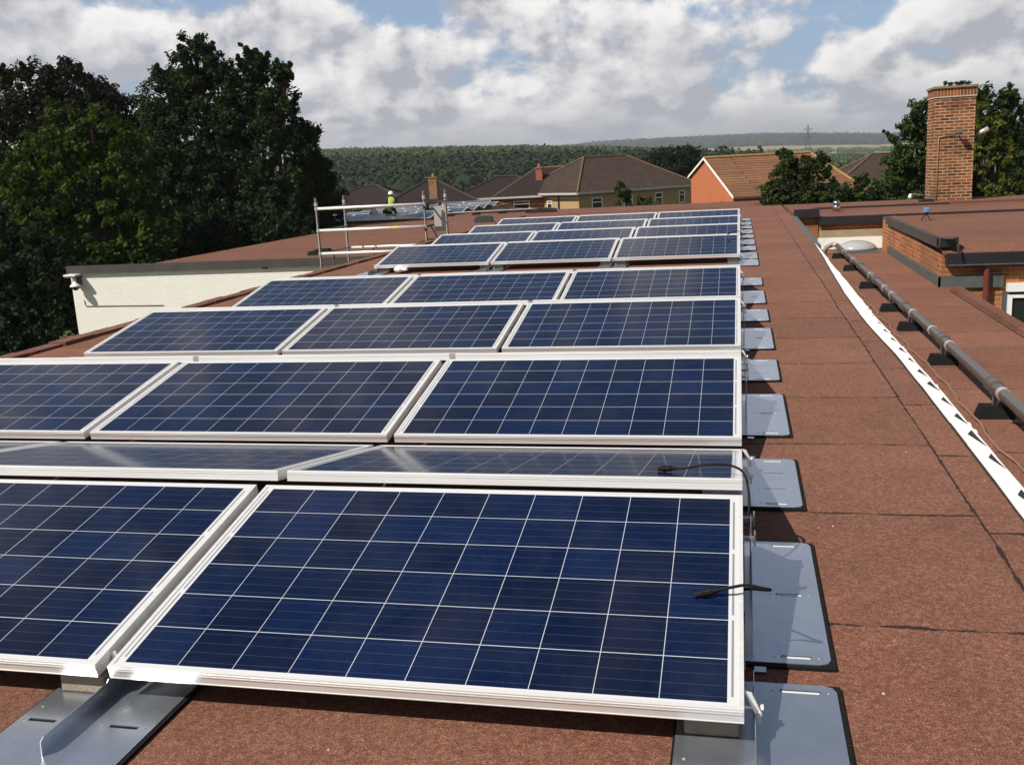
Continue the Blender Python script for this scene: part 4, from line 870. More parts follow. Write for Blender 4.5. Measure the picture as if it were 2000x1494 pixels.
for i, y in enumerate(rowy):
    for kind in (0, 1):
        for c in range(3):
            if i == 0 and c == 2 and kind == 1 and False: continue
            o = proto if first else copy_tree(proto, None, km); first = False
            x = -(c*(W+G)+W/2)
            if kind == 0: o.location = (x, y-L/2*math.cos(T), -L/2*math.sin(T)); o.rotation_euler = (T, 0, 0)
            else: o.location = (x, y+RS+L/2*math.cos(T), -L/2*math.sin(T)); o.rotation_euler = (-T, 0, 0)
            o['label'] = (f'blue solar panel facing the camera in the {ORD[i]} row from the front, {COL[c]}' if kind == 0
                          else f'blue solar panel sloping away behind the {ORD[i]} row from the front, {COL[c]}')

# ------------------------------------------------------------------ mounting trays
def plate(m, x0, x1, y0, y1, holes, z0, z1, ch=0.0):
    xs = sorted({x0, x1, *[h[0] for h in holes], *[h[1] for h in holes]}); ys_ = sorted({y0, y1, *[h[2] for h in holes], *[h[3] for h in holes]})
    def hole(i, j):
        if i < 0 or j < 0 or i >= len(xs)-1 or j >= len(ys_)-1: return True
        a, b = (xs[i]+xs[i+1])/2, (ys_[j]+ys_[j+1])/2
        return any(h[0] < a < h[1] and h[2] < b < h[3] for h in holes)
    for i in range(len(xs)-1):
        for j in range(len(ys_)-1):
            if hole(i, j): continue
            a, b, c, d = xs[i], xs[i+1], ys_[j], ys_[j+1]
            if ch and i == len(xs)-2 and j in (0, len(ys_)-2):
                P_ = [(a, c), (b-ch, c), (b-ch*0.3, c+ch*0.3), (b, c+ch), (b, d), (a, d)] if j == 0 else [(a, c), (b, c), (b, d-ch), (b-ch*0.3, d-ch*0.3), (b-ch, d), (a, d)]
            else: P_ = [(a, c), (b, c), (b, d), (a, d)]
            m.quad(*[(p[0], p[1], z1) for p in P_]); m.quad(*[(p[0], p[1], z0) for p in P_[::-1]])
            n = len(P_)
            for k in range(n):
                p, q = P_[k], P_[(k+1) % n]
                side = None
                if p[0] == q[0] == b: side = (i+1, j)
                elif p[0] == q[0] == a: side = (i-1, j)
                elif p[1] == q[1] == c: side = (i, j-1)
                elif p[1] == q[1] == d: side = (i, j+1)
                if side is None or hole(*side): m.quad((p[0], p[1], z0), (q[0], q[1], z0), (q[0], q[1], z1), (p[0], p[1], z1))
M_lip = metal('sunlit pressed edge', (0.85, 0.86, 0.86), 0.4, 0.4)  # lighter copy of the tray steel, sunlight on the lips put into its colour
M_clamp = metal('clamp steel', (0.35, 0.35, 0.35), 0.4, 0.7)
def make_tray(kind, front=False):
    # local: x = 0 is the web, y = 0 the middle of the tray, z = 0 the roof surface
    ln = {'ridge': 0.88, 'valley': 0.64}[kind]; ya, yb = -ln/2, ln/2
    if front: ya = -0.42; yb = 0.34; ln = yb-ya
    t = thing('mounting_tray', 'x', 'mounting tray', (0, 0, 0), 'galvanised mounting trays along the panel ends')
    xl, xr = -0.185, 0.205
    m = MB(); m.box(xl-0.006, xr+0.011, ya-0.015, yb+0.004, 0.001, 0.0095); m.build('rubber_mat', M_rubber, t)
    sl = 0.0065
    if kind == 'ridge': slots = [(0.075, 0.155, ya+0.03, ya+0.03+2*sl), (0.075, 0.155, -sl, sl), (0.075, 0.155, yb-0.03-2*sl, yb-0.03)]
    elif front: slots = [(0.085, 0.165, -0.09-sl, -0.09+sl), (-0.155, -0.075, -0.09-sl, -0.09+sl), (0.065, 0.165, yb-0.03-2*sl, yb-0.03)]
    else: slots = [(0.065, 0.15, ya+0.03, ya+0.03+2*sl), (0.06, 0.15, -0.10-sl*.5, -0.10+sl*.5), (0.06, 0.15, 0.11-sl*.5, 0.11+sl*.5), (0.065, 0.15, yb-0.03-2*sl, yb-0.03)]
    hs_ = slots
    m = MB(); plate(m, xl, xr, ya, yb, hs_, 0.0095, 0.0120, 0.03)
    if kind == 'ridge': m.quad((xr-0.0005, ya+0.03, 0.0118), (xr+0.0, ya+0.03, 0.0095), (xr, ya+0.2, 0.0095), (xr, ya+0.2, 0.0119))
    # raised dots beside the slots stand in for holes that shine
    for h in slots:
        for sx_ in (h[0]-0.018, h[1]+0.020): m.tube([(sx_, (h[2]+h[3])/2, 0.0119), (sx_, (h[2]+h[3])/2, 0.0136)], 0.0032, 8)
    m.build('base_plate', M_galv, t)
    for s_ in (slots if kind == 'ridge' else [slots[0], slots[-1]]):
        if front and s_ is slots[0]: continue
        m = MB(); m.obox(((s_[0]+s_[1])/2, s_[2]-0.0002, 0.0128), ((s_[1]-s_[0])/2-0.003, 0, 0), (0, 0.0026, 0.0010), (0, -0.0003, 0.0008)); m.build('slot_lip', M_lip, t)
    if kind == 'ridge':
        poly = [(-0.40, 0.012), (0.40, 0.012), (0.36, 0.06), (0.13, 0.225), (0.06, 0.235), (0.045, 0.18), (-0.045, 0.18), (-0.06, 0.235), (-0.13, 0.225), (-0.36, 0.06)]
    else:
        poly = [(ya+0.04, 0.012), (yb-0.02, 0.012), (yb-0.02, 0.055), (0.17, 0.062), (0.12, 0.062), (0.10, 0.068), (0.04, 0.068), (0.03, 0.060), (-0.225, 0.058), (-0.238, 0.050), (-0.24, 0.012)]; poly = poly[1:]
        if not front: poly = [(-0.28, 0.012), (0.28, 0.012), (0.28, 0.05), (0.15, 0.07), (0.08, 0.055), (-0.08, 0.055), (-0.15, 0.07), (-0.28, 0.05)]
    m = MB(); m.prism(poly, -0.0012, 0.0012, 'x'); m.build('web', M_galv, t)
    m = MB()
    if kind == 'ridge':
        for y in (-0.085, 0.085): m = MB(); m.box(-0.05, 0.012, y-0.008, y+0.008, 0.222, 0.232); m.obox((0.010, y, 0.228), (0.0025, 0, 0), (0, 0.010, 0.003), (0, -0.004, 0.020)); m.build('clamp', M_clamp, t)
    else:
        ys2 = ([0.12] if front else [-0.12, 0.12])
        for y in ys2:
            m = MB(); sg = -1 if (y > 0 and not front) or front else 1
            m.obox((-0.003, y-0.03, 0.095), (0.0085, 0.0, -0.002), (0, 0.004, 0), (-0.012, 0.002, 0.026)); m.obox((0.010, y-0.034, 0.062), (0.0045, 0, 0), (0, 0.0035, 0), (0, 0, 0.014))
            m.tube([(-0.03, y-0.02, 0.078), (0.018, y-0.02, 0.078)], 0.004, 8); m.tube([(0.012, y-0.02, 0.078), (0.02, y-0.02, 0.078)], 0.009, 6); m.build('clamp', M_frame, t)
    if front:
        m = MB()
        for y, z in ((0.0, 0.044), (-0.07, 0.040), (-0.19, 0.036)): m.tube([(0.0016, y, z), (0.003, y, z)], 0.0058, 12); m.tube([(-0.16, y-0.03, 0.0122), (-0.16, y-0.03, 0.0128)], 0.004, 8)
        m.build('hole_glint', M_joint, t)  # pale raised discs put the bright shine of punched holes into colour
    else:
        m = MB(); m.box(0.003, 0.034, yb+0.022, yb+0.05, 0.006, 0.009) if kind == 'valley' else m.box(0.003, 0.034, ya-0.05, ya-0.022, 0.006, 0.009)
        m.build('tab', M_galv, t)
    return t
pr = {'ridge': make_tray('ridge'), 'valley': make_tray('valley'), 'front': make_tray('valley', True)}
kms = {k: kidmap(v) for k, v in pr.items()}; used = set()
def put_tray(k, x, y, label):
    o = copy_tree(pr[k], None, kms[k]) if k in used else pr[k]; used.add(k); o.location = (x, y, ZR); o['label'] = label; return o
XW = 0.025
colx = [XW, -(W+G/2), -(2*W+1.5*G)]
for b in (0, 1):
    for k in range(4):
        i = b*4+k; y = rowy[i]
        put_tray('ridge', XW, y-0.10, f'steel tray under the ridge of the {ORD[i]} panel row, right end')
        put_tray('valley', XW, y+P/2-0.115 if k < 3 else y+1.14, f'steel tray in the dip behind the {ORD[i]} panel row, right end')
put_tray('front', XW, rowy[0]-0.99, 'steel tray at the bottom edge of the view, under front right panel corner')
put_tray('front', colx[1], rowy[0]-0.99, 'steel tray with upright web below gap between the two front panels')
put_tray('front', XW, rowy[4]-0.99, 'steel tray at front right corner of the far panel block')
put_tray('front', colx[1], rowy[4]-0.99, 'steel tray under the right hand gap at front of far panel block')
put_tray('front', colx[2], rowy[4]-0.99, 'steel tray under the left hand gap at front of far panel block')
put_tray('ridge', colx[1], rowy[0]-0.10, 'steel tray under the ridge between the two front panels')
put_tray('front', -(3*W+2.0*G)-0.02, rowy[4]-0.99, 'steel tray at front left corner of the far panel block')

# concrete ballast blocks
def block(x0, x1, y0, y1, z0, z1, label):
    m = MB(); m.box(x0, x1, y0, y1, z0, z1); o = m.build('ballast_block', M_conc, origin=((x0+x1)/2, (y0+y1)/2, z0), bevel=0.005); return tag(o, label, 'ballast block', 'concrete ballast blocks on the trays')
zb = ZR+0.0125
block(-1.83, -1.695, -0.94, -0.70, zb, zb+0.052, 'pale ballast block under corner of the cut off front panel')
block(-0.14, -0.01, -0.92, -0.70, zb, zb+0.050, 'ballast block under lower right corner of front panel')
block(-0.14, 0.005, -0.05, 0.14, zb, zb+0.10, 'pale ballast block seen beside ridge end of the front panel')
block(-0.14, 0.005, -0.60, -0.35, zb, zb+0.06, 'ballast block in shade beside right edge of front panel')
yb4 = rowy[4]-0.93
for j, (xa, lab) in enumerate(((-1.83, 'block left of the right hand gap, front of far panel block'), (-1.63, 'block right of the right hand gap, front of far panel block'), (-3.51, 'block left of the left hand gap, front of far panel block'), (-3.32, 'block right of the left hand gap, front of far panel block'), (-4.98, 'block at front left corner of far panel block'), (-0.16, 'block at front right corner of far panel block'))):
    block(xa, xa+0.14, yb4, yb4+0.2, zb, zb+0.075, 'ballast '+lab)
mb = MB(); mb.lathe((-4.65, rowy[4]-1.0, ZR+0.03), [(0.02, -0.02), (0.07, 0.0), (0.085, 0.03), (0.06, 0.06), (0.02, 0.075)], 9); mb.lathe((-4.57, rowy[4]-1.02, ZR+0.03), [(0.02, 0.0), (0.05, 0.02), (0.04, 0.045), (0.01, 0.055)], 8); o = mb.build('white_rag', M_whitepaint, origin=(-4.65, rowy[4]-1.0, ZR)); tag(o, 'crumpled white rag under left panel of the fifth row', 'rag')

# loose connector cables
def cable(name, pts, r, label, plug):
    t = thing(name, label, 'cable', pts[0])
    P_ = []
    pts = [Vector(p) for p in pts]
    for k in range(len(pts)-1):
        p0 = pts[max(k-1, 0)]; p1 = pts[k]; p2 = pts[k+1]; p3 = pts[min(k+2, len(pts)-1)]
        for s_ in range(6):
            u = s_/6; P_.append(0.5*((2*p1)+(-p0+p2)*u+(2*p0-5*p1+4*p2-p3)*u*u+(-p0+3*p1-3*p2+p3)*u**3))
    P_.append(pts[-1])
    MB().tube(P_, r, 8).build('lead', M_cable, t, smooth=True)
    d = (P_[0]-P_[4]).normalized(); a = P_[0]
    m = MB(); m.tube([a-d*0.005, a+d*0.012], 0.007, 10); m.tube([a+d*0.012, a+d*0.035], plug, 10); m.tube([a+d*0.035, a+d*0.040], plug*1.2, 10); m.tube([a+d*0.04, a+d*0.060], plug*0.85, 10)
    m.build('plug', M_cable, t)
    return t
cy, sy = math.cos(T), math.sin(T)
def onA(x, s): return (x, -s*cy, -s*sy)                      # point on front panel, s metres down from the ridge
def onB(x, s): return (x, RS+s*cy, -s*sy)
def up(p, h): return (p[0], p[1], p[2]+h)
cable('connector_cable', [up(onA(-0.070, 0.555), 0.018), up(onA(-0.03, 0.553), 0.028), up(onA(0.01, 0.55), 0.034), (0.055, -0.545, -0.073), (0.070, -0.540, -0.078), (0.055, -0.515, -0.090), (0.02, -0.45, -0.118), (-0.02, -0.39, -0.15)], 0.0044, 'short black cable with plug over right edge of the front panel', 0.0105)
cable('connector_cable', [up(onB(-0.235, 0.16), 0.012), up(onB(-0.19, 0.15), 0.016), up(onB(-0.12, 0.14), 0.030), up(onB(-0.05, 0.10), 0.035), up(onB(0.0, 0.04), 0.02), (0.018, 0.17, -0.03), (0.022, 0.12, -0.08), (0.012, 0.08, -0.13)], 0.0042, 'curved black cable with plug on panel just behind the front ridge', 0.0105)
y4 = rowy[4]
cable('connector_cable', [(-0.13, y4-0.13*1, 0.03), (-0.07, y4-0.06, 0.045), (0.0, y4-0.03, 0.04), (0.03, y4-0.02, -0.02), (0.03, y4, -0.1)], 0.004, 'small black cable on right panel of the fifth row', 0.010)

# ------------------------------------------------------------------ distant array beyond the wing roof
k = 0
for r_ in range(6):
    for kind in (0, 1):
        for c in range(4):
            o = copy_tree(proto, None, km); x = -13.9-c*(W+G)-W/2-(0.3 if r_ < 2 else 0); y = 43.0+r_*P
            if kind == 0: o.location = (x, y-L/2*cy, ZL+0.3-L/2*sy); o.rotation_euler = (T, 0, 0)
            else: o.location = (x, y+RS+L/2*cy, ZL+0.3-L/2*sy); o.rotation_euler = (-T, 0, 0)
            o['label'] = 'small distant solar panel in the array beside the two workers'; o['group'] = 'distant solar panels by the workers'
for c in range(2):
    o = copy_tree(proto, None, km); o.location = (-17.3+c*(W*1.0), 56+c*0.2, ZL+0.25); o.rotation_euler = (T, 0, 0.15)
    o['label'] = 'small distant solar panel right of the two workers'; o['group'] = 'distant solar panels right of the workers'

# ------------------------------------------------------------------ workers
def person(label, base, joints, bones, radii, vest, legs, rotz=0, scale=1.0):
    t = thing('person', label, 'person', base)
    def skin(name, ids, edges, mat, grow=1.0, root=0):
        me = bpy.data.meshes.new(name); idx = {j: n for n, j in enumerate(ids)}
        V = []
        for j in ids:
            v = Vector(joints[j])*scale; v.rotate(Euler((0, 0, rotz))); V.append(tuple(v))
        me.from_pydata(V, [(idx[a], idx[b]) for a, b in edges], [])
        bm = bmesh.new(); bm.from_mesh(me); sk = bm.verts.layers.skin.verify(); bm.verts.ensure_lookup_table()
        for j in ids:
            r_ = radii[j]*scale*grow; bm.verts[idx[j]][sk].radius = (r_, r_)
        bm.verts[root][sk].use_root = True
        bm.to_mesh(me); bm.free()
        me.materials.append(mat)
        o = bpy.data.objects.new(name, me); scene.collection.objects.link(o); o.parent = t
        o.modifiers.new('skin', 'SKIN'); sb = o.modifiers.new('sub', 'SUBSURF'); sb.levels = 2; sb.render_levels = 2
        return o
    skin('body', list(joints), bones, M_cloth)
    vb = [b for b in bones if b[0] in vest and b[1] in vest]; skin('vest', vest, vb, M_vest, 1.18)
    h = Vector(joints['head'])*scale; h.rotate(Euler((0, 0, rotz)))
    mb = MB(); mb.lathe(tuple(h+Vector(base)+Vector((0, 0, 0.02))), [(0.155*scale, 0.0), (0.135*scale, 0.02), (0.13*scale, 0.06), (0.10*scale, 0.12), (0.05*scale, 0.15), (0.01, 0.155*scale)], 16); mb.build('helmet', M_whitepaint, t, smooth=True)
    hh = joints['head']; 
    sk = MB(); c = h+Vector(base); sk.lathe(tuple(c+Vector((0, 0, -0.13*scale))), [(0.03*scale, 0), (0.075*scale, 0.03), (0.095*scale, 0.09), (0.10*scale, 0.15)], 14); sk.build('face', M_skin, t, smooth=True)
    return t
M_cloth = simple('dark work clothes', (0.03, 0.032, 0.04), 0.9); M_vest = simple('hi vis fabric', (0.42, 0.52, 0.05), 0.7, 0, 0.12); M_skin = simple('skin', (0.42, 0.22, 0.15), 0.6)
J = dict(pelvis=(0, 0, 0.58), waist=(0, 0.0, 0.72), chest=(0, 0.02, 0.92), neck=(0, 0.03, 1.08), head=(0, 0.05, 1.2),
         shl=(-0.19, 0.02, 1.02), ell=(-0.27, 0.12, 0.80), hal=(-0.20, 0.34, 0.74), shr=(0.19, 0.02, 1.02), elr=(0.27, 0.14, 0.82), har=(0.24, 0.36, 0.82),
         hil=(-0.10, 0, 0.54), knl=(-0.13, 0.06, 0.07), fol=(-0.13, -0.40, 0.06), hir=(0.10, 0, 0.54), knr=(0.14, 0.40, 0.42), anr=(0.15, 0.34, 0.07), tor=(0.15, 0.50, 0.04))
B = [('pelvis', 'waist'), ('waist', 'chest'), ('chest', 'neck'), ('neck', 'head'), ('chest', 'shl'), ('shl', 'ell'), ('ell', 'hal'), ('chest', 'shr'), ('shr', 'elr'), ('elr', 'har'),
     ('pelvis', 'hil'), ('hil', 'knl'), ('knl', 'fol'), ('pelvis', 'hir'), ('hir', 'knr'), ('knr', 'anr'), ('anr', 'tor')]
RD = dict(pelvis=.14, waist=.13, chest=.15, neck=.055, head=.09, shl=.075, ell=.05, hal=.04, shr=.075, elr=.05, har=.04, hil=.095, knl=.07, fol=.05, hir=.095, knr=.07, anr=.05, tor=.04)
person('worker in white helmet and yellow vest kneeling upright by distant panels', (-17.1, 44.9, ZL), J, B, RD, ['pelvis', 'waist', 'chest', 'neck', 'shl', 'shr'], [], rotz=0.3, scale=1.0)
J2 = dict(J); J2.update(pelvis=(0, -0.1, 0.42), waist=(0, 0.02, 0.5), chest=(0, 0.22, 0.56), neck=(0, 0.36, 0.56), head=(0, 0.46, 0.52), shl=(-.19, .25, .55), ell=(-.25, .38, .30), hal=(-.16, .5, .08), shr=(.19, .25, .55), elr=(.25, .4, .3), har=(.16, .52, .08),
         hil=(-.1, -.1, .40), knl=(-.15, .2, .36), fol=(-.15, -.12, .05), hir=(.1, -.1, .40), knr=(.15, .2, .36), anr=(.15, -.08, .06), tor=(.15, .1, .04))
person('worker in yellow vest crouching beside the kneeling worker', (-16.9, 43.6, ZL), J2, B, RD, ['pelvis', 'waist', 'chest', 'neck', 'shl', 'shr'], [], rotz=-0.5, scale=1.0)
mb = MB(); mb.lathe((-17.7, 43.9, ZL), [(0.18, 0), (0.24, 0.15), (0.22, 0.4), (0.10, 0.55), (0.03, 0.6)], 12); o = mb.build('rubble_sack', simple('off white sack', (0.5, 0.48, 0.45), 0.8), origin=(-17.7, 43.9, ZL), smooth=True); tag(o, 'off white sack left of crouching worker', 'sack')
t = thing('cable_drum', 'dark cable drum on stand right of the two workers', 'cable drum', (-15.4, 46.5, ZL))
mb = MB(); mb.tube([(-15.7, 46.5, ZL+0.35), (-15.1, 46.5, ZL+0.35)], 0.2, 16); mb.tube([(-15.75, 46.5, ZL+0.35), (-15.70, 46.5, ZL+0.35)], 0.35, 18); mb.tube([(-15.1, 46.5, ZL+0.35), (-15.05, 46.5, ZL+0.35)], 0.35, 18); mb.build('drum', M_bitumen, t)
mb = MB(); mb.box(-15.8, -15.0, 46.2, 46.25, ZL, ZL+.06); mb.box(-15.8, -15.0, 46.75, 46.8, ZL, ZL+.06); mb.build('stand', M_scaff, t)

# ------------------------------------------------------------------ houses
def rotp(o, th):
    c, s_ = math.cos(th), math.sin(th)
    return lambda x, y, z: (o[0]+x*c-y*s_, o[1]+x*s_+y*c, z)
def window(parent, F, x, z0, z1, w, face='front', open_=False, depth=0.0, mull=True):
    # F maps local (along wall, outwards, z) to world
    m = MB(); b = 0.07
    def q(a0, a1, d0, d1, c0, c1, mm=m):
        P_ = [F(a, d, c) for c in (c0, c1) for (a, d) in ((a0, d0), (a1, d0), (a1, d1), (a0, d1))]
        i = len(mm.v); mm.v += P_
        for f in ((0, 3, 2, 1), (4, 5, 6, 7), (0, 1, 5, 4), (1, 2, 6, 5), (2, 3, 7, 6), (3, 0, 4, 7)): mm.f.append(tuple(i+k for k in f)); mm.mi.append(0)
    q(x, x+w, 0.0, 0.05, z0, z0+b); q(x, x+w, 0.0, 0.05, z1-b, z1); q(x, x+b, 0.0, 0.05, z0+b, z1-b); q(x+w-b, x+w, 0, 0.05, z0+b, z1-b)
    if mull: q(x+b, x+w-b, 0, 0.045, z1-(z1-z0)*0.38, z1-(z1-z0)*0.38+b)
    o = m.build('window', M_whitepaint, parent)
    m2 = MB(); q(x+0.03, x+w-0.03, 0.005, 0.02, z0+0.03, z1-0.03, m2); m2.build('pane', M_glass, o)
    return o
def hip_house(label, o0, th, Lx, Ly, z0, ze, zr, wallm, roofm, ridgem=None, over=0.45, hip=0.5, name='house'):
    t = thing(name, label, 'house', (o0[0], o0[1], z0)); F = rotp(o0, th)
    m = MB(); P_ = [F(a, b, z) for z in (z0, ze) for a, b in ((0, 0), (Lx, 0), (Lx, Ly), (0, Ly))]
    m.v = P_; m.f = [(0, 3, 2, 1), (4, 5, 6, 7), (0, 1, 5, 4), (1, 2, 6, 5), (2, 3, 7, 6), (3, 0, 4, 7)]; m.mi = [0]*6; m.build('wall', wallm, t)
    a, b, c, d = F(-over, -over, ze-0.05), F(Lx+over, -over, ze-0.05), F(Lx+over, Ly+over, ze-0.05), F(-over, Ly+over, ze-0.05)
    hx = min(Lx, Ly)*hip; r1, r2 = F(hx, Ly/2, zr), F(Lx-hx, Ly/2, zr)
    m = MB(); m.quad(a, b, r2, r1); m.quad(b, c, r2); m.quad(c, d, r1, r2); m.quad(d, a, r1); m.quad(a, d, c, b); m.build('roof', roofm, t)
    m = MB()
    for p, q in ((a, r1), (b, r2), (c, r2), (d, r1), (r1, r2)):
        p, q = Vector(p), Vector(q); n_ = 14; pts = [p.lerp(q, k/n_)+Vector((0, 0, 0.03+0.02*(k % 2))) for k in range(n_+1)]; m.tube(pts, 0.10, 6)
    m.build('ridge_tiles', ridgem or (M_ridge_dk if roofm is M_tile_vdk else M_ridge), t)
    m = MB(); e = over+0.02
    for (x0, y0, x1, y1) in ((-e, -e-.08, Lx+e, -e), (-e, Ly+e, Lx+e, Ly+e+.08), (-e-.08, -e, -e, Ly+e), (Lx+e, -e, Lx+e+.08, Ly+e)):
        i = len(m.v); m.v += [F(x, y, z) for z in (ze-0.22, ze-0.04) for x, y in ((x0, y0), (x1, y0), (x1, y1), (x0, y1))]
        for f in ((0, 3, 2, 1), (4, 5, 6, 7), (0, 1, 5, 4), (1, 2, 6, 5), (2, 3, 7, 6), (3, 0, 4, 7)): m.f.append(tuple(i+k for k in f)); m.mi.append(0)
    m.build('gutter', M_gutter, t)
    return t, F
M_gutter = simple('pale gutter', (0.42, 0.40, 0.37), 0.6)
def chimney_part(t, x, y, z0, z1, w=0.9, mat=None):
    m = MB(); m.box(x-w/2, x+w/2, y-w/2, y+w/2, z0, z1-0.12); m.box(x-w/2-.06, x+w/2+.06, y-w/2-.06, y+w/2+.06, z1-0.12, z1)
    c = m.build('chimney', mat or M_brick, t)
    m = MB(); m.lathe((x, y, z1), [(0.14, 0), (0.12, 0.3)], 12); m.build('chimney_pot', M_ridge_or, c)

# H4: hipped roof, buff end wall and shaded long wall
th = R(45)
t, F = hip_house('buff brick house with big dark hipped roof, centre of the skyline', (-13.75, 84.2), th, 13.4, 9.6, -7.0, -1.25, 1.72, M_buff, M_tile_dk, hip=0.44)
FF = lambda a, d, z: F(a, -d, z)                 # long wall facing the camera right
FL = lambda a, d, z: F(-d, a, z)                 # short wall facing left
for (x, w, a, b) in ((1.4, 1.15, -2.95, -1.85), (5.0, 1.0, -3.1, -1.8), (8.7, 0.85, -3.1, -1.8), (11.6, 0.7, -2.9, -1.75)): window(t, FF, x, a, b, w)
for (x, w, a, b) in ((4.1, 0.8, -2.75, -2.0),): window(t, FL, x, a, b, w)
for x in (3.0, 6.6):
    m = MB(); m.tube([FL(x, 0.1, -1.35), FL(x, 0.1, -6.9)], 0.06, 8); m.build('downpipe', M_bitumen, t)
m = MB(); m.tube([F(6.9, -0.3, -1.4), F(6.9, -0.3, -0.1)], 0.02, 5); m.tube([F(6.5, -0.3, -0.12), F(7.3, -0.3, -0.12)], 0.015, 5); m.build('aerial', M_scaff, t)
m = MB(); m.box(*[0, 0, 0, 0, 0, 0]); 
m = MB(); c = F(0.7, -0.05, -1.7); m.box(c[0]-.12, c[0]+.12, c[1]-.08, c[1]+.08, c[2]-.15, c[2]+.12); m.build('alarm_box', M_cream, t)
# H3: red brick with two dark hipped roofs
t, F = hip_house('red brick house with white windows and two dark roofs', (-25.9, 87.5), R(4), 8.6, 8, -7.0, -1.42, 0.35, M_redb, M_tile_vdk, hip=0.42)
F3 = lambda a, d, z: F(a, -d, z)
for (x, w) in ((1.1, 1.55), (3.75, 0.8), (5.45, 1.5)): window(t, F3, x, -2.75, -1.92, w)
m = MB(); a, b, c, d = F(3.6, -0.47, -1.44), F(13.0, -0.47, -1.44), F(13.0, 9, -1.44), F(3.6, 9, -1.44); r1, r2 = F(7.2, 4.4, 0.98), F(10.5, 4.4, 1.0)
m.quad(a, b, r2, r1); m.quad(b, c, r2); m.quad(c, d, r1, r2); m.quad(d, a, r1); m.build('roof', M_tile_vdk, t)
m = MB(); m.tube([r1, r2], 0.12, 6); m.tube([a, r1], 0.09, 6); m.build('ridge_tiles', M_ridge, t)
chimney_part(t, -18.4, 90.5, -0.5, 1.05, 0.62, M_redb)
# H2: chimneyed house
t, F = hip_house('cream house with dark roof and orange chimney behind the scaffold', (-31.3, 82.5), R(14), 8.5, 8.2, -7.0, -1.75, 0.30, M_buff, M_tile_vdk, hip=0.45)
chimney_part(t, -26.1, 81.5, -1.2, 0.72, 0.72, M_chim)
# H1
t, F = hip_house('leftmost cream house, half hidden by the dark trees', (-38.5, 84.0), R(6), 8.6, 8, -7.0, -1.55, 0.15, M_buff, M_tile_vdk, hip=0.45)
F1 = lambda a, d, z: F(a, -d, z)
window(t, F1, 3.5, -2.7, -1.85, 1.7); window(t, F1, 6.1, -2.5, -1.9, 0.8)
# H6 right hipped roof
t, F = hip_house('right hand house with brown hipped roof behind the shrubs', (8.0, 88), R(8), 10.5, 9.5, -7.0, -2.1, 0.62, M_cream, M_tile_dk, ridgem=M_ridge, hip=0.46)
# H7 far right
t, F = hip_house('cream house with brown roof at the right edge of view', (13.6, 52), R(-4), 9.5, 8, -6.2, -1.15, 1.15, M_cream, M_tile_dk, hip=0.45, over=0.35)
F7 = lambda a, d, z: F(a, -d, z)
window(t, F7, 0.12, -2.1, -1.35, 1.1); window(t, F7, 3.2, -2.1, -1.35, 1.1)

# H5: orange gable with long tiled slope
th = R(20.5); O = (-0.41, 65.8); F = rotp(O, th)
t = thing('house', 'orange brick gable house with sunlit orange tiled roof', 'house', (O[0], O[1], -6.5))
Lg, Wg, ap = 8.3, 9.0, 5.6
ze_n, za, ze_f = -1.45, 0.98, -0.25
def G5(x): return [F(x, 0.0, -6.5), F(x, Wg, -6.5), F(x, Wg, ze_f-.02), F(x, ap, za-.02), F(x, 0.0, ze_n-.02)]
m = MB(); a = G5(0); m.quad(*a); b = G5(Lg); m.quad(*b[::-1])
m.quad(a[0], b[0], b[4], a[4]); m.quad(a[1], a[2], b[2], b[1])
m.build('wall', M_orangeb, t)
m = MB(); x0, x1 = -0.12, Lg+0.15
# near slope with a thickness
def sl(x, y, z): return F(x, y, z)
A = [sl(x0, -0.4, ze_n-0.15), sl(x1+0.9, -0.4, ze_n-0.15), sl(x1-0.5, ap, za+0.06), sl(x0, ap, za+0.06)]
Bq = [sl(x0, Wg+0.3, ze_f-0.05), sl(x1, Wg+0.3, ze_f-0.05), sl(x1-0.5, ap, za+0.06), sl(x0, ap, za+0.06)]
lo = lambda p: (p[0], p[1], p[2]-0.09)
m.quad(*A); m.quad(*[lo(p) for p in A][::-1]); m.quad(A[0], lo(A[0]), lo(A[1]), A[1]); m.quad(A[0], A[3], lo(A[3]), lo(A[0]))
m.quad(*Bq[::-1]); m.quad(*[lo(p) for p in Bq]); m.quad(Bq[0], Bq[1], lo(Bq[1]), lo(Bq[0])); m.quad(Bq[3], Bq[0], lo(Bq[0]), lo(Bq[3]))
m.quad(A[1], Bq[1], A[2])
m.build('roof', M_tile_or, t)
m = MB(); m.tube([sl(x0, ap, za+0.10), sl(x1-0.5, ap, za+0.10)], 0.12, 7); m.tube([A[1], A[2]], 0.09, 6); m.build('ridge_tiles', M_ridge_or, t)
m = MB()
for p, q in ((A[0], A[3]), (Bq[0], Bq[3])):
    p, q = Vector(p), Vector(q); n_ = Vector((-math.cos(th), -math.sin(th), 0))*0.03; m.obox((p+q)/2+n_, (q-p)/2, n_*0.8, Vector((0, 0, 0.075)))
m.build('bargeboard', M_whitepaint, t)
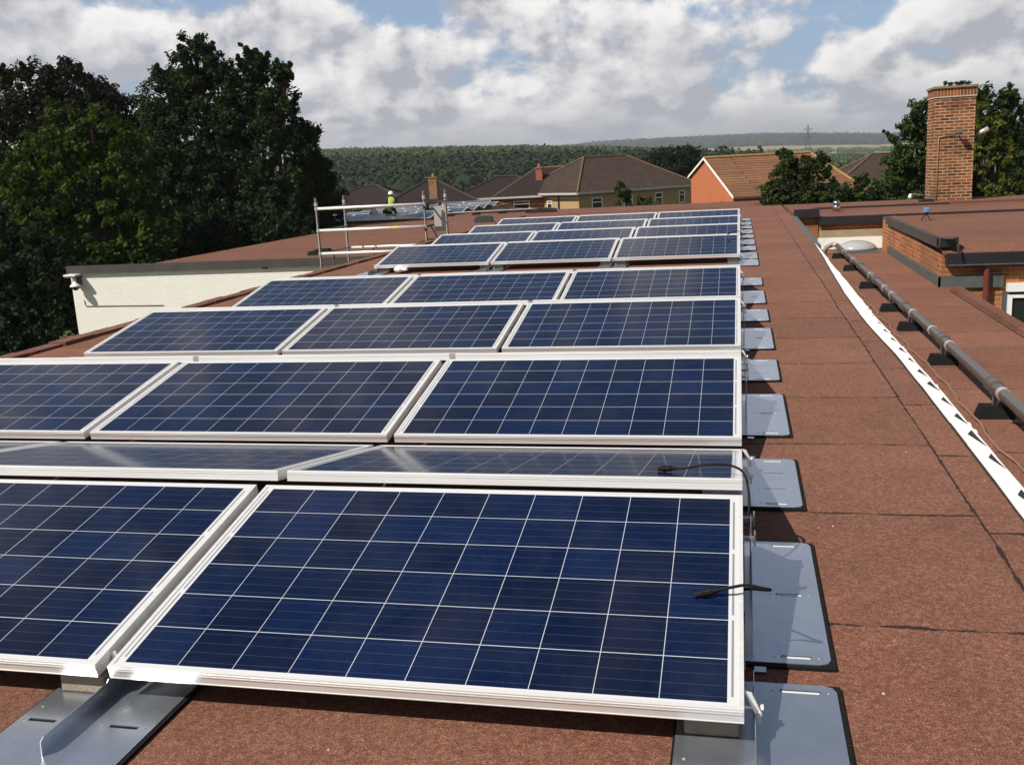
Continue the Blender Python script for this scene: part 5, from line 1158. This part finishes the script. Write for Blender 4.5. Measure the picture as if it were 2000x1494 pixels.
m = MB(); P_ = [F(x, -0.03, z) for z in (-6.5, ze_n-.1) for x in (0.02, Lg)]; m.quad(P_[0], P_[1], P_[3], P_[2]); m.build('wall', M_redb, t)
F5 = lambda a, d, z: F(a, -d-0.04, z)
window(t, F5, 1.6, -3.0, -1.95, 0.75); window(t, F5, 4.2, -3.0, -1.95, 0.9)

# ------------------------------------------------------------------ pylon
t = thing('electricity_pylon', 'lattice electricity pylon standing on the far fields', 'pylon', (70, 1100, h_at(70, 1100)))
m = MB(); zb_ = h_at(70, 1100); zt_ = 29.5; H_ = zt_-zb_
def leg(k, f):
    w = 4.2*(1-f)**1.25+0.55 if f < 0.95 else 0.2; return Vector((70+(w if k in (1, 2) else -w), 1100+(w if k in (2, 3) else -w), zb_+H_*f))
fs = [0, .14, .27, .39, .5, .6, .69, .77, .84, .9, 1.0]
for k in range(4):
    for a, b in zip(fs, fs[1:]):
        m.tube([leg(k, a), leg(k, b)], 0.20, 4); m.tube([leg(k, a), leg((k+1) % 4, b)], 0.12, 4); m.tube([leg((k+1) % 4, a), leg(k, b)], 0.12, 4)
m.build('tower', M_lead, t)
m = MB()
for f, w in ((0.90, 4.5), (0.80, 7.5), (0.72, 6.0)):
    z = zb_+H_*f
    for sg in (-1, 1): m.tube([(70, 1100, z+1.2), (70+sg*w, 1100, z)], 0.16, 4); m.tube([(70, 1100, z-0.3), (70+sg*w, 1100, z)], 0.16, 4); m.tube([(70+sg*w, 1100, z), (70+sg*w, 1100, z-1.6)], 0.12, 4)
m.build('cross_arm', M_lead, t)

# ------------------------------------------------------------------ air: one closed box of thin haze
mb = MB(); mb.box(-8000, 8000, -1500, 9000, -80, 135)
hz = mb.build('haze', NT('haze air').m)
hm = MATS['haze air'].node_tree; hm.nodes.remove(hm.nodes['Principled BSDF'])
pv = hm.nodes.new('ShaderNodeVolumePrincipled'); pv.inputs['Color'].default_value = (0.80, 0.86, 0.95, 1); pv.inputs['Density'].default_value = 0.00014; pv.inputs['Anisotropy'].default_value = 0.2
hm.links.new(pv.outputs[0], hm.nodes['Material Output'].inputs['Volume'])
tag(hz, 'thin pale summer haze over the valley', None, None, 'stuff')
